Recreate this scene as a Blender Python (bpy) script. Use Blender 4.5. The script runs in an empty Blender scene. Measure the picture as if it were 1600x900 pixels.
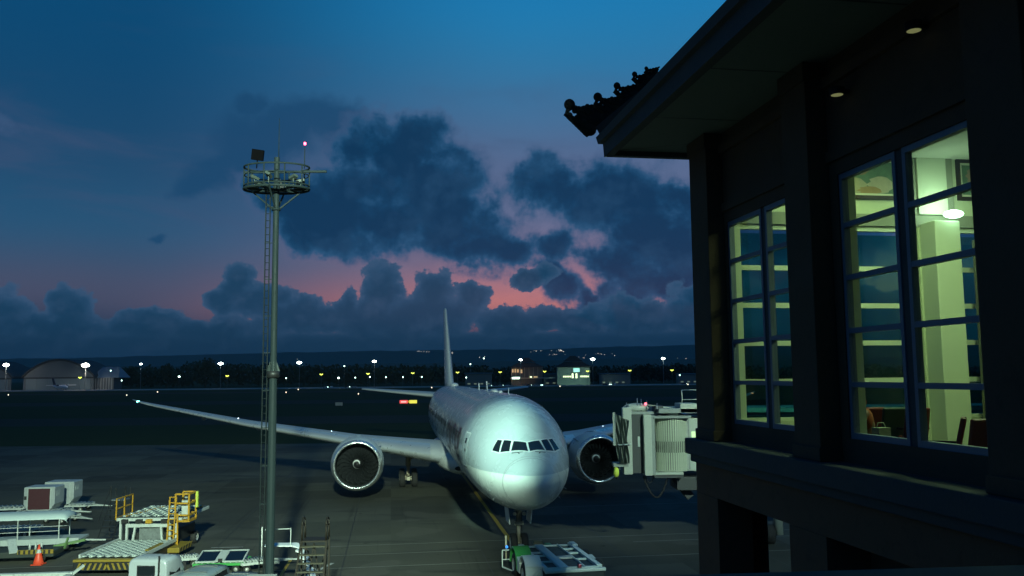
import bpy, bmesh, math, random
import numpy as np
from mathutils import Vector, Matrix, Euler

random.seed(7)
C = bpy.context.scene.collection
scn = bpy.context.scene
R = math.radians

# ------------------------------------------------------------------ camera
CAMZ, PITCH, ROLL, FPX = 9.789, 0.1008, 0.0099, 1340.0
cam_d = bpy.data.cameras.new('camera')
cam = bpy.data.objects.new('camera', cam_d)
C.objects.link(cam)
cam_d.sensor_width = 36.0
cam_d.lens = 36.0 * FPX / 1600.0
cam_d.clip_start = 0.05
cam_d.clip_end = 40000
cam.matrix_world = (Matrix.Translation((0, 0, CAMZ)) @ Matrix.Rotation(math.pi / 2 + PITCH, 4, 'X')
                    @ Matrix.Rotation(-ROLL, 4, 'Z'))
scn.camera = cam
scn.render.resolution_x, scn.render.resolution_y = 1024, 576
scn.view_settings.view_transform = 'Standard'
scn.view_settings.look = 'None'
scn.view_settings.exposure = 0.0
scn.view_settings.gamma = 1.0
scn.cycles.max_bounces = 6
scn.cycles.transparent_max_bounces = 12
scn.cycles.sample_clamp_indirect = 3.0
scn.cycles.use_denoising = True


def ray(px, py):
    """direction of the ray through photograph pixel (px, py)"""
    v = Vector(((px - 800) / FPX, -(py - 450) / FPX, -1.0))
    return (cam.matrix_world.to_3x3() @ v)


def at(px, py, Y):
    """the point at world distance Y that shows at the pixel"""
    d = ray(px, py)
    return Vector((0, 0, CAMZ)) + d * (Y / d.y)


def gnd(px, py, z=0.0):
    """the point on the ground that shows at the pixel"""
    d = ray(px, py)
    return Vector((0, 0, CAMZ)) + d * ((z - CAMZ) / d.z)


def lin(c):
    c = c / 255.0
    return c / 12.92 if c <= 0.04045 else ((c + 0.055) / 1.055) ** 2.4


def S(r, g, b):
    return (lin(r), lin(g), lin(b), 1.0)


# ------------------------------------------------------------------ node helper
class NT:
    def __init__(s, tree):
        s.t = tree
        s.n = tree.nodes
        s.l = tree.links

    def new(s, typ, **kw):
        n = s.n.new(typ)
        for k, v in kw.items():
            setattr(n, k, v)
        return n

    def link(s, a, b):
        s.l.new(a, b)

    def put(s, sock, v):
        if isinstance(v, bpy.types.NodeSocket):
            s.l.new(v, sock)
        else:
            sock.default_value = v

    def math(s, op, a, b=None, c=None, clamp=False):
        n = s.new('ShaderNodeMath', operation=op, use_clamp=clamp)
        s.put(n.inputs[0], a)
        if b is not None: s.put(n.inputs[1], b)
        if c is not None: s.put(n.inputs[2], c)
        return n.outputs[0]

    def vmath(s, op, a, b=None, scale=None):
        n = s.new('ShaderNodeVectorMath', operation=op)
        s.put(n.inputs[0], a)
        if b is not None: s.put(n.inputs[1], b)
        if scale is not None: s.put(n.inputs[3], scale)
        return n.outputs[1] if op in ('LENGTH', 'DOT_PRODUCT', 'DISTANCE') else n.outputs[0]

    def noise(s, vec, scale, detail=4, rough=0.55, dist=0.0, lac=2.0):
        n = s.new('ShaderNodeTexNoise')
        if vec is not None: s.l.new(vec, n.inputs['Vector'])
        n.inputs['Scale'].default_value = scale
        n.inputs['Detail'].default_value = detail
        n.inputs['Roughness'].default_value = rough
        n.inputs['Lacunarity'].default_value = lac
        n.inputs['Distortion'].default_value = dist
        return n

    def mix(s, fac, a, b, blend='MIX'):
        n = s.new('ShaderNodeMix', data_type='RGBA', blend_type=blend)
        s.put(n.inputs[0], fac)
        s.put(n.inputs[6], a)
        s.put(n.inputs[7], b)
        return n.outputs[2]

    def maprange(s, v, a, b, c=0.0, d=1.0, smooth=True):
        n = s.new('ShaderNodeMapRange')
        if smooth: n.interpolation_type = 'SMOOTHSTEP'
        s.put(n.inputs[0], v)
        for i, x in enumerate((a, b, c, d)): n.inputs[i + 1].default_value = x
        return n.outputs[0]

    def ramp(s, v, stops, interp='LINEAR'):
        n = s.new('ShaderNodeValToRGB')
        r = n.color_ramp
        r.interpolation = interp
        while len(r.elements) > 1: r.elements.remove(r.elements[-1])
        r.elements[0].position, r.elements[0].color = stops[0]
        for p, c in stops[1:]:
            e = r.elements.new(p)
            e.color = c
        s.put(n.inputs[0], v)
        return n.outputs[0]


# ------------------------------------------------------------------ world: dusk sky with clouds
world = bpy.data.worlds.new("World")
scn.world = world
world.use_nodes = True
w = NT(world.node_tree)
w.n.clear()


def azel(px, py):
    d = ray(px, py).normalized()
    return math.atan2(d.x, d.y), math.asin(d.z)


tc = w.new('ShaderNodeTexCoord')
dirv = tc.outputs['Generated']
sep = w.new('ShaderNodeSeparateXYZ')
w.link(dirv, sep.inputs[0])
az = w.math('ARCTAN2', sep.outputs[0], sep.outputs[1])
el = w.math('ARCSINE', sep.outputs[2])
comb = w.new('ShaderNodeCombineXYZ')
w.put(comb.inputs[0], az)
w.put(comb.inputs[1], el)
P0 = comb.outputs[0]


def elpos(y):
    return min(max(azel(800, y)[1] / 0.8, 0), 1)


elf = w.math('DIVIDE', el, 0.8, clamp=True)
# slow wavy displacement so the colour bands are not ruled lines
nb = w.noise(P0, 3.0, 3, 0.5)
elw = w.math('ADD', elf, w.math('MULTIPLY', w.math('SUBTRACT', nb.outputs[0], 0.5), 0.07), clamp=True)
left = w.ramp(elw, [(elpos(y), S(*c)) for y, c in
                    [(584, (18, 40, 62)), (545, (22, 46, 70)), (505, (44, 62, 88)), (470, (80, 80, 104)), (415, (58, 82, 112)),
                     (360, (36, 86, 122)), (290, (36, 76, 112)), (215, (24, 72, 110)), (110, (12, 72, 114)),
                     (0, (8, 74, 118)), (-150, (8, 68, 112)), (-400, (7, 54, 96))]], 'B_SPLINE')
right = w.ramp(elw, [(elpos(y), S(*c)) for y, c in
                     [(584, (20, 40, 62)), (545, (26, 48, 74)), (512, (96, 80, 104)), (482, (208, 126, 120)), (448, (168, 118, 132)),
                      (410, (130, 114, 140)), (340, (96, 112, 148)), (260, (88, 104, 140)), (190, (70, 110, 150)),
                      (100, (44, 118, 164)), (0, (28, 124, 180)), (-150, (22, 112, 170)), (-400, (14, 80, 134))]], 'B_SPLINE')
mx = w.maprange(az, azel(160, 450)[0], azel(860, 450)[0])
mx2 = w.maprange(az, 1.3, 2.2, 1.0, 0.0)
mx = w.math('MULTIPLY', mx, mx2)
sky = w.mix(mx, left, right)
# purple wisps of high thin cloud
strv = w.vmath('MULTIPLY', P0, (2.0, 9.0, 1.0))
wis = w.noise(strv, 1.6, 4, 0.6, 0.4)
wm = w.maprange(wis.outputs[0], 0.48, 0.72)
wel = w.math('MULTIPLY', w.maprange(el, 0.02, 0.16), w.maprange(el, 0.42, 0.26))
sky = w.mix(w.math('MULTIPLY', w.math('MULTIPLY', wm, wel), 0.42), sky, S(66, 82, 116))

# clouds: distorted position
def warped(scale, amp, detail=3):
    n = w.noise(P0, scale, detail, 0.6)
    d = w.vmath('SUBTRACT', n.outputs[1], (0.5, 0.5, 0.5))
    return w.vmath('ADD', P0, w.vmath('MULTIPLY', d, (amp, amp, 0)))


def cloud_field(P, blobs):
    f = None
    for (cx, cy, rx, ry, *rot) in blobs:
        a, e = azel(cx, cy)
        v = w.vmath('SUBTRACT', P, (a, e, 0))
        if rot:
            n = w.new('ShaderNodeVectorRotate', rotation_type='Z_AXIS')
            w.link(v, n.inputs[0])
            n.inputs['Angle'].default_value = R(rot[0])
            v = n.outputs[0]
        v = w.vmath('MULTIPLY', v, (FPX / rx, FPX / ry, 0))
        d = w.math('SUBTRACT', 1.0, w.vmath('LENGTH', v))
        if f is None: f = d
        else:
            f = w.math('SMOOTH_MAX', f, d, 0.25)
    return f


PA = warped(8.0, 0.09, 5)
blobsA = [(470, 320, 80, 50), (430, 290, 60, 36), (500, 365, 80, 40), (700, 330, 120, 80), (740, 395, 110, 50), (650, 215, 70, 50), (560, 230, 80, 50), (615, 235, 95, 62), (560, 300, 120, 66),
          (690, 300, 120, 78), (700, 370, 130, 66), (600, 360, 130, 62, 12), (540, 335, 90, 55), (790, 395, 70, 34),
          (860, 290, 80, 58), (960, 315, 150, 80), (1060, 300, 90, 40), (1010, 370, 150, 70), (1100, 400, 130, 90),
          (960, 415, 90, 62, 30), (1040, 450, 130, 45), (1250, 360, 240, 110), (1500, 300, 260, 120), (1750, 420, 200, 90),
          (-250, 330, 160, 60), (-120, 180, 120, 40), (870, 385, 55, 42), (880, 440, 60, 34, 40), (930, 475, 50, 20, 38)]
fA = cloud_field(PA, blobsA)
nA = w.noise(P0, 11.0, 8, 0.58)
nA2 = w.noise(P0, 34.0, 8, 0.66)
shA = w.noise(w.vmath('ADD', P0, (0.012, -0.02, 0)), 11.0, 8, 0.58)
fA2 = w.math('ADD', fA, w.math('MULTIPLY', w.math('SUBTRACT', nA.outputs[0], 0.5), 2.1))
fA2 = w.math('ADD', fA2, w.math('MULTIPLY', w.math('SUBTRACT', nA2.outputs[0], 0.5), 0.6))
densA = w.maprange(fA2, -0.1, 0.4)
inA = w.maprange(w.math('ADD', fA2, w.math('MULTIPLY', w.math('SUBTRACT', nA2.outputs[0], 0.5), 0.5)), 0.05, 0.75)
colA = w.ramp(inA, [(0, S(56, 88, 126)), (0.35, S(34, 78, 116)), (0.7, S(17, 62, 98)), (1, S(12, 52, 86))])

# fainter arm of the same cloud, upper left
blobsC = [(520, 195, 120, 52, 14), (405, 215, 95, 75, -30), (350, 270, 60, 50), (440, 190, 90, 50), (330, 290, 50, 30), (395, 150, 34, 22), (255, 360, 22, 12)]
fC = w.math('ADD', cloud_field(PA, blobsC), w.math('MULTIPLY', w.math('SUBTRACT', nA.outputs[0], 0.5), 1.9))
sky = w.mix(w.math('MULTIPLY', w.maprange(fC, -0.05, 0.6), 0.85), sky, S(26, 70, 108))
warm = w.maprange(el, azel(800, 330)[1], azel(800, 440)[1])
colA = w.mix(w.math('MULTIPLY', w.maprange(fA2, 0.35, 0.0), w.math('MULTIPLY_ADD', warm, 0.55, 0.1)), colA, S(136, 104, 126))
# relief: sides turned to the glow are a little lighter
rel = w.math('MULTIPLY', w.math('SUBTRACT', nA.outputs[0], shA.outputs[0]), 1.6)
colA = w.mix(w.math('MULTIPLY', rel, 1.0, clamp=True), colA, S(52, 96, 134))
sky = w.mix(w.math('MULTIPLY', densA, 0.96), sky, colA)
# low cumulus row in front of the afterglow
PB = warped(24.0, 0.03, 5)
blobsB = [(370, 445, 32, 38), (395, 470, 46, 34), (470, 490, 78, 34), (345, 470, 22, 22), (440, 468, 34, 22), (510, 500, 40, 30),
          (600, 455, 36, 44), (590, 500, 90, 44), (680, 450, 36, 38), (700, 490, 70, 40), (650, 500, 120, 52),
          (545, 475, 26, 30), (790, 508, 80, 36), (850, 500, 60, 26), (900, 505, 70, 24), (1000, 500, 130, 40), (1120, 480, 120, 42),
          (110, 482, 36, 30), (70, 510, 130, 28), (230, 510, 90, 26), (0, 490, 60, 26), (-200, 480, 160, 50), (320, 520, 120, 26),
          (740, 462, 30, 24), (830, 432, 44, 20, -20), (1300, 490, 160, 60), (1600, 480, 200, 70)]
fB = cloud_field(PB, blobsB)
nB = w.noise(P0, 26.0, 7, 0.6)
fB2 = w.math('ADD', fB, w.math('MULTIPLY', w.math('SUBTRACT', nB.outputs[0], 0.5), 2.0))
base_band = w.maprange(el, azel(800, 485)[1], azel(800, 540)[1], -1.0, 0.75)
fB2 = w.math('MAXIMUM', fB2, w.math('ADD', base_band, w.math('MULTIPLY', w.math('SUBTRACT', nB.outputs[0], 0.5), 0.7)))
densB = w.maprange(fB2, 0.0, 0.13)
inB = w.maprange(fB2, 0.0, 0.7)
colB0 = w.ramp(inB, [(0, S(56, 84, 116)), (0.4, S(36, 72, 104)), (1, S(24, 62, 92))])
lowm = w.math('MULTIPLY', w.maprange(el, azel(800, 470)[1], azel(800, 565)[1]), 0.85)
colB = w.mix(lowm, colB0, S(19, 46, 70))
shB = w.noise(w.vmath('ADD', P0, (0.006, -0.012, 0)), 26.0, 7, 0.6)
relB = w.math('MULTIPLY', w.math('SUBTRACT', nB.outputs[0], shB.outputs[0]), 1.3, clamp=True)
colB = w.mix(w.math('MULTIPLY', relB, w.math('SUBTRACT', 1.0, lowm)), colB, S(70, 96, 130))
sky = w.mix(w.math('MULTIPLY', densB, 0.97), sky, colB)
# below the horizon
sky = w.mix(w.maprange(el, -0.003, -0.03), sky, S(12, 24, 38))
bg = w.new('ShaderNodeBackground')
w.put(bg.inputs[0], sky)
bg.inputs[1].default_value = 1.0
wo = w.new('ShaderNodeOutputWorld')
w.link(bg.outputs[0], wo.inputs[0])
world.cycles.sampling_method = 'MANUAL'
world.cycles.sample_map_resolution = 512


# ------------------------------------------------------------------ apron mast floodlights, plus unseen fill spots added to them
def spot(name, loc, target, energy, color, angle, blend=0.3, size=0.3):
    d = bpy.data.lights.new(name, 'SPOT')
    d.energy = energy
    d.color = color
    d.spot_size = R(angle)
    d.spot_blend = blend
    d.shadow_soft_size = size
    o = bpy.data.objects.new(name, d)
    C.objects.link(o)
    o.location = loc
    o.rotation_euler = (Vector(target) - Vector(loc)).to_track_quat('-Z', 'Y').to_euler()
    return o


GREEN = (0.55, 1.0, 0.82)
spot('flood_and_fill_spot', (3.0, -30.0, 31.0), (-0.1, 46.0, 6.4), 660000, GREEN, 4.8, 0.6, 0.45)
spot('flood_and_fill_spot', (4.0, -30.3, 31.0), (-9.0, 62.0, 2.0), 460000, (0.74, 1.0, 0.76), 58, 1.0, 1.2)
spot('flood_and_fill_spot', (30.0, 0.0, 28.0), (9.0, 49.0, 5.5), 40000, (0.76, 1.0, 0.72), 13, 0.8, 0.4)
spot('flood_and_fill_spot', (30.0, 0.5, 28.0), (7.0, 60.0, 3.5), 62000, (0.66, 1.0, 0.92), 30, 1.0, 1.0)  # unseen fill spot added to lift the nose's right half and right engine
spot('flood_and_fill_spot', (30.0, 1.0, 28.0), (2.6, 41.6, 1.0), 52000, (0.66, 1.0, 0.86), 5.2, 0.6, 0.3)  # unseen narrow spot added to brighten the towing tractor


# ------------------------------------------------------------------ mesh helpers
class MB:
    def __init__(s):
        s.v, s.f, s.sm = [], [], []

    def add(s, vs, fs, smooth=False):
        n = len(s.v)
        s.v += [tuple(v) for v in vs]
        s.f += [tuple(i + n for i in f) for f in fs]
        s.sm += [smooth] * len(fs)
        return s

    def box(s, c, d, rot=None, top=None):
        """centre, full sizes, optional Euler rotation, optional (sx, sy) scale of the top face"""
        x, y, z = d[0] / 2, d[1] / 2, d[2] / 2
        tx, ty = top or (1, 1)
        p = [(-x, -y, -z), (x, -y, -z), (x, y, -z), (-x, y, -z), (-x * tx, -y * ty, z), (x * tx, -y * ty, z), (x * tx, y * ty, z), (-x * tx, y * ty, z)]
        c = Vector(c)
        if rot is not None:
            m = rot if isinstance(rot, Matrix) else Euler(rot).to_matrix()
            p = [m @ Vector(q) + c for q in p]
        else:
            p = [Vector(q) + c for q in p]
        return s.add(p, [(0, 3, 2, 1), (4, 5, 6, 7), (0, 1, 5, 4), (1, 2, 6, 5), (2, 3, 7, 6), (3, 0, 4, 7)])

    def bx(s, a, b):
        return s.box(((a[0] + b[0]) / 2, (a[1] + b[1]) / 2, (a[2] + b[2]) / 2), (abs(b[0] - a[0]), abs(b[1] - a[1]), abs(b[2] - a[2])))

    def frame(s, p, q):
        p, q = Vector(p), Vector(q)
        d = (q - p).normalized()
        u = Vector((0, 0, 1)) if abs(d.z) < 0.95 else Vector((1, 0, 0))
        a = d.cross(u).normalized()
        return p, q, d, a, a.cross(d).normalized()

    def bar(s, p, q, w_, h_=None):
        h_ = h_ or w_
        p, q, d, a, b = s.frame(p, q)
        vs = []
        for e in (p, q):
            for (i, j) in ((-1, -1), (1, -1), (1, 1), (-1, 1)):
                vs.append(e + a * i * w_ / 2 + b * j * h_ / 2)
        return s.add(vs, [(0, 1, 2, 3), (7, 6, 5, 4), (0, 4, 5, 1), (1, 5, 6, 2), (2, 6, 7, 3), (3, 7, 4, 0)])

    def tube(s, p, q, r, n=8, r2=None, caps=True):
        r2 = r if r2 is None else r2
        p, q, d, a, b = s.frame(p, q)
        vs = []
        for e, rr in ((p, r), (q, r2)):
            for i in range(n):
                t = 2 * math.pi * i / n
                vs.append(e + a * rr * math.cos(t) + b * rr * math.sin(t))
        s.add(vs, [(i, (i + 1) % n, n + (i + 1) % n, n + i) for i in range(n)], True)
        if caps:
            s.add(vs, [tuple(range(n))[::-1], tuple(range(n, 2 * n))])
        return s

    def path(s, pts, r, n=6):
        for p, q in zip(pts[:-1], pts[1:]):
            s.tube(p, q, r, n)
        return s

    def lathe(s, prof, axis='Z', c=(0, 0, 0), n=24, smooth=True, close=False):
        """prof: (along axis, radius)"""
        vs = []
        for (h, r) in prof:
            for i in range(n):
                t = 2 * math.pi * i / n
                x, y = r * math.cos(t), r * math.sin(t)
                v = {'Z': (x, y, h), 'Y': (x, h, y), 'X': (h, x, y)}[axis]
                vs.append((v[0] + c[0], v[1] + c[1], v[2] + c[2]))
        m = len(prof)
        fs = []
        for j in range(m - 1 if not close else m):
            k = (j + 1) % m
            for i in range(n):
                i2 = (i + 1) % n
                fs.append((j * n + i, j * n + i2, k * n + i2, k * n + i))
        return s.add(vs, fs, smooth)

    def grid(s, rows, smooth=True, closed=False):
        n = len(rows[0])
        vs = [p for r in rows for p in r]
        fs = []
        for j in range(len(rows) - 1):
            for i in range(n if closed else n - 1):
                i2 = (i + 1) % n
                fs.append((j * n + i, j * n + i2, (j + 1) * n + i2, (j + 1) * n + i))
        return s.add(vs, fs, smooth)

    def prism(s, poly, a, b, axis='X'):
        """poly of 2-D points, extruded from a to b along the axis"""
        n = len(poly)
        vs = []
        for h in (a, b):
            for (u, v) in poly:
                vs.append({'X': (h, u, v), 'Y': (u, h, v), 'Z': (u, v, h)}[axis])
        return s.add(vs, [tuple(range(n))[::-1], tuple(range(n, 2 * n))] + [(i, (i + 1) % n, n + (i + 1) % n, n + i) for i in range(n)])

    def sphere(s, c, r, n=12, m=8):
        rr = r if hasattr(r, '__len__') else (r, r, r)
        rows = []
        for j in range(m + 1):
            ph = math.pi * j / m
            rows.append([(c[0] + rr[0] * math.sin(ph) * math.cos(2 * math.pi * i / n), c[1] + rr[1] * math.sin(ph) * math.sin(2 * math.pi * i / n),
                          c[2] + rr[2] * math.cos(ph)) for i in range(n)])
        return s.grid(rows, True, True)

    def torus(s, c, R_, r, axis='Y', n=14, m=6):
        rows = []
        for j in range(n + 1):
            t = 2 * math.pi * j / n
            row = []
            for i in range(m):
                a = 2 * math.pi * i / m
                rad = R_ + r * math.cos(a)
                h = r * math.sin(a)
                u, v = rad * math.cos(t), rad * math.sin(t)
                p = {'Y': (u, h, v), 'Z': (u, v, h), 'X': (h, u, v)}[axis]
                row.append((p[0] + c[0], p[1] + c[1], p[2] + c[2]))
            rows.append(row)
        return s.grid(rows, True, True)

    def mesh(s, name):
        me = bpy.data.meshes.new(name)
        me.from_pydata(s.v, [], s.f)
        me.polygons.foreach_set('use_smooth', s.sm)
        bm = bmesh.new()
        bm.from_mesh(me)
        bmesh.ops.remove_doubles(bm, verts=bm.verts, dist=1e-5)
        bmesh.ops.recalc_face_normals(bm, faces=bm.faces)
        bm.to_mesh(me)
        bm.free()
        return me

    def build(s, name, m, parent=None, bevel=0, loc=None, rotz=None, **kw):
        me = s.mesh(name)
        me.materials.append(m)
        o = bpy.data.objects.new(name, me)
        C.objects.link(o)
        if parent is not None: o.parent = parent
        if loc is not None: o.location = loc
        if rotz is not None: o.rotation_euler = (0, 0, rotz)
        if bevel:
            b = o.modifiers.new('bevel', 'BEVEL')
            b.width = bevel
            b.segments = 2
            b.limit_method = 'ANGLE'
        for k, v in kw.items(): o[k] = v
        return o


def thing(name, label, cat, loc=(0, 0, 0), rotz=0, group=None):
    o = bpy.data.objects.new(name, None)
    C.objects.link(o)
    o.empty_display_size = 0.3
    o.location = loc
    o.rotation_euler = (0, 0, rotz)
    o['label'] = label
    o['category'] = cat
    if group: o['group'] = group
    return o


def tag(o, label, cat, group=None):
    o['label'] = label
    o['category'] = cat
    if group: o['group'] = group
    return o


def dup_tree(o, parent=None):
    c = o.copy()
    C.objects.link(c)
    c.parent = parent
    for ch in list(o.children):
        dup_tree(ch, c)
    return c


def dup(o, loc, rotz=0, label=None):
    c = dup_tree(o)
    c.location = loc
    c.rotation_euler = (0, 0, rotz)
    if label: c['label'] = label
    return c


# ------------------------------------------------------------------ materials
MATS = {}


def mat(name, col, rough=0.5, metal=0.0, vary=0.12, scale=3.0, bump=0.0, bscale=20.0, dirt=0.0, spec=0.5, coat=0.0):
    if name in MATS: return MATS[name]
    m = bpy.data.materials.new(name)
    m.use_nodes = True
    t = NT(m.node_tree)
    b = t.n['Principled BSDF']
    tcn = t.new('ShaderNodeTexCoord')
    n = t.noise(tcn.outputs['Object'], scale, 5, 0.6)
    c = (*col[:3], 1.0)
    lo = tuple(x * (1 - vary) for x in c[:3]) + (1,)
    hi = tuple(min(1, x * (1 + vary)) for x in c[:3]) + (1,)
    cc = t.mix(n.outputs[0], lo, hi)
    if dirt:
        n3 = t.noise(tcn.outputs['Object'], scale * 2.7, 7, 0.7, 0.6)
        cc = t.mix(t.math('MULTIPLY', t.maprange(n3.outputs[0], 0.5, 0.75), dirt), cc, tuple(x * 0.25 for x in c[:3]) + (1,))
    t.put(b.inputs['Base Color'], cc)
    t.put(b.inputs['Roughness'], t.maprange(n.outputs[0], 0.2, 0.8, max(rough - 0.08, 0.02), min(rough + 0.12, 1)))
    b.inputs['Metallic'].default_value = metal
    b.inputs['Specular IOR Level'].default_value = spec
    if coat: b.inputs['Coat Weight'].default_value = coat
    if bump:
        nb_ = t.noise(tcn.outputs['Object'], bscale, 5, 0.6)
        bn = t.new('ShaderNodeBump')
        bn.inputs['Strength'].default_value = bump
        bn.inputs['Distance'].default_value = 0.02
        t.link(nb_.outputs[0], bn.inputs['Height'])
        t.link(bn.outputs[0], b.inputs['Normal'])
    MATS[name] = m
    return m


def emit(name, col, strength):
    if name in MATS: return MATS[name]
    m = bpy.data.materials.new(name)
    m.use_nodes = True
    b = m.node_tree.nodes['Principled BSDF']
    b.inputs['Base Color'].default_value = (*col[:3], 1)
    b.inputs['Emission Color'].default_value = (*col[:3], 1)
    b.inputs['Emission Strength'].default_value = strength
    MATS[name] = m
    return m


def glass(name, tint=(0.9, 0.95, 0.95), refl=0.03):
    if name in MATS: return MATS[name]
    m = bpy.data.materials.new(name)
    m.use_nodes = True
    t = NT(m.node_tree)
    t.n.clear()
    tr = t.new('ShaderNodeBsdfTransparent')
    tr.inputs[0].default_value = (*tint, 1)
    gl = t.new('ShaderNodeBsdfGlossy')
    gl.inputs['Roughness'].default_value = 0.02
    lw = t.new('ShaderNodeLayerWeight')
    lw.inputs[0].default_value = 0.5
    fr = t.new('ShaderNodeMath', operation='MULTIPLY_ADD')
    t.link(t.math('POWER', lw.outputs['Facing'], 5.0), fr.inputs[0])
    fr.inputs[1].default_value = 0.55
    fr.inputs[2].default_value = refl
    mx_ = t.new('ShaderNodeMixShader')
    t.link(fr.outputs[0], mx_.inputs[0])
    t.link(tr.outputs[0], mx_.inputs[1])
    t.link(gl.outputs[0], mx_.inputs[2])
    o = t.new('ShaderNodeOutputMaterial')
    t.link(mx_.outputs[0], o.inputs[0])
    MATS[name] = m
    return m


WHITE = mat('white_paint', (0.72, 0.74, 0.72), 0.4, vary=0.06, dirt=0.25)
GREYP = mat('grey_paint', (0.42, 0.44, 0.43), 0.5, dirt=0.25)
DARKM = mat('dark_metal', (0.045, 0.048, 0.05), 0.45, 0.6)
BLACK = mat('black_rubber', (0.015, 0.015, 0.016), 0.75)
STEEL = mat('galvanised_steel', (0.3, 0.32, 0.32), 0.42, 0.75, scale=6)
YELLOW = mat('yellow_paint', (0.45, 0.24, 0.015), 0.45, dirt=0.3)
DARKGLASS = mat('dark_glass', (0.008, 0.012, 0.016), 0.06, vary=0.0, spec=0.8)


# ------------------------------------------------------------------ ground, apron, markings
def ground_mat():
    m = bpy.data.materials.new('apron_concrete')
    m.use_nodes = True
    t = NT(m.node_tree)
    b = t.n['Principled BSDF']
    g = t.new('ShaderNodeNewGeometry')
    p = g.outputs['Position']
    big = t.noise(p, 0.035, 6, 0.62, 0.4)
    mid = t.noise(t.vmath('MULTIPLY', p, (0.25, 1.0, 1.0)), 0.35, 6, 0.65, 0.6)
    fine = t.noise(p, 9.0, 5, 0.7)
    c = t.ramp(big.outputs[0], [(0.3, (0.055, 0.058, 0.05, 1)), (0.5, (0.085, 0.086, 0.072, 1)), (0.7, (0.118, 0.12, 0.09, 1))])
    # slabs of slightly different age
    br = t.new('ShaderNodeTexBrick')
    rot = t.new('ShaderNodeVectorRotate', rotation_type='Z_AXIS')
    t.link(p, rot.inputs[0])
    rot.inputs['Angle'].default_value = -0.14
    t.link(rot.outputs[0], br.inputs[0])
    br.offset = 0.0
    br.inputs['Scale'].default_value = 1.0
    br.inputs['Brick Width'].default_value = 7.5
    br.inputs['Row Height'].default_value = 5.5
    br.inputs['Mortar Size'].default_value = 0.0
    br.inputs['Color1'].default_value = (0.68, 0.68, 0.68, 1)
    br.inputs['Color2'].default_value = (1.22, 1.22, 1.2, 1)
    br.inputs['Bias'].default_value = 0.0
    c = t.mix(1.0, c, br.outputs[0], 'MULTIPLY')
    stain = t.maprange(mid.outputs[0], 0.56, 0.7)
    c = t.mix(t.math('MULTIPLY', stain, 0.7), c, (0.028, 0.028, 0.027, 1))
    # tyre rubber and drag marks along the stand
    rub = t.noise(t.vmath('MULTIPLY', rot.outputs[0], (1.6, 0.05, 1.0)), 1.0, 5, 0.6, 0.3)
    c = t.mix(t.math('MULTIPLY', t.maprange(rub.outputs[0], 0.58, 0.75), 0.55), c, (0.03, 0.03, 0.03, 1))
    patch = t.noise(p, 0.22, 2, 0.4)
    c = t.mix(t.math('MULTIPLY', t.maprange(patch.outputs[0], 0.6, 0.63), 0.3), c, (0.14, 0.135, 0.115, 1))
    sp = t.noise(p, 1.3, 3, 0.5)
    c = t.mix(t.math('MULTIPLY', t.maprange(sp.outputs[0], 0.68, 0.74), 0.6), c, (0.02, 0.02, 0.02, 1))
    c = t.mix(t.math('MULTIPLY', fine.outputs[0], 0.25), c, (0.05, 0.05, 0.047, 1))
    t.put(b.inputs['Base Color'], c)
    t.put(b.inputs['Roughness'], t.maprange(mid.outputs[0], 0.3, 0.7, 0.95, 0.8))
    b.inputs['Specular IOR Level'].default_value = 0.12
    bn = t.new('ShaderNodeBump')
    bn.inputs['Strength'].default_value = 0.25
    bn.inputs['Distance'].default_value = 0.02
    t.link(fine.outputs[0], bn.inputs['Height'])
    t.link(bn.outputs[0], b.inputs['Normal'])
    return m


APRON = ground_mat()
GRASS = mat('airfield_grass', (0.035, 0.05, 0.022), 0.95, vary=0.5, scale=0.02, spec=0.03)
TAXI = mat('taxiway_asphalt', (0.05, 0.052, 0.045), 0.95, vary=0.3, scale=0.03, spec=0.03)
TAXIL = mat('lit_strip_concrete', (0.24, 0.24, 0.22), 0.9, vary=0.25, scale=0.01)  # paler concrete: lamp light on the far strip put into its colour
LINEY = mat('yellow_line_paint', (0.42, 0.27, 0.03), 0.7, vary=0.3, scale=2, dirt=0.5)
LINEW = mat('worn_white_line_paint', (0.42, 0.42, 0.4), 0.7, vary=0.3, scale=1.5, dirt=0.6)
TAR = mat('joint_sealant', (0.025, 0.025, 0.025), 0.7)
PALEJ = mat('pale_joint_sealant', (0.2, 0.2, 0.18), 0.8, vary=0.4, scale=0.6, dirt=0.6)


def sheet(name, pts, z, m, kind='structure'):
    o = MB().add([(x, y, z) for x, y in pts], [tuple(range(len(pts)))]).build(name, m)
    o['kind'] = kind
    return o


sheet('ground', [(-12000, -300), (12000, -300), (12000, 14000), (-12000, 14000)], -0.02, GRASS)
sheet('apron', [(-260, -60), (260, -60), (260, 128), (-260, 128)], 0.0, APRON)
sheet('taxiway', [(-900, 190), (900, 172), (900, 205), (-900, 226)], -0.01, TAXI)
sheet('taxiway', [(-1500, 330), (1500, 300), (1500, 345), (-1500, 378)], -0.01, TAXI)
sheet('runway', [(-2600, 560), (2600, 520), (2600, 560), (-2600, 605)], -0.01, TAXI)
sheet('far_apron', [(-2600, 735), (2600, 690), (2600, 780), (-2600, 830)], -0.01, TAXIL)

# aircraft axis frame: nose on the ground, s aft, l to the picture's right
ACX, ACY, ACR = 1.062, 42.876, 0.1403


def ac(s, l, z=0.0):
    return Vector((ACX - math.sin(ACR) * s + math.cos(ACR) * l, ACY + math.cos(ACR) * s + math.sin(ACR) * l, z))


def line_strip(mb, p, q, w_):
    p, q = Vector((p[0], p[1], 0)), Vector((q[0], q[1], 0))
    d = (q - p).normalized()
    n = Vector((-d.y, d.x, 0)) * w_ / 2
    mb.add([p - n, p + n, q + n, q - n], [(0, 1, 2, 3)])


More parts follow.
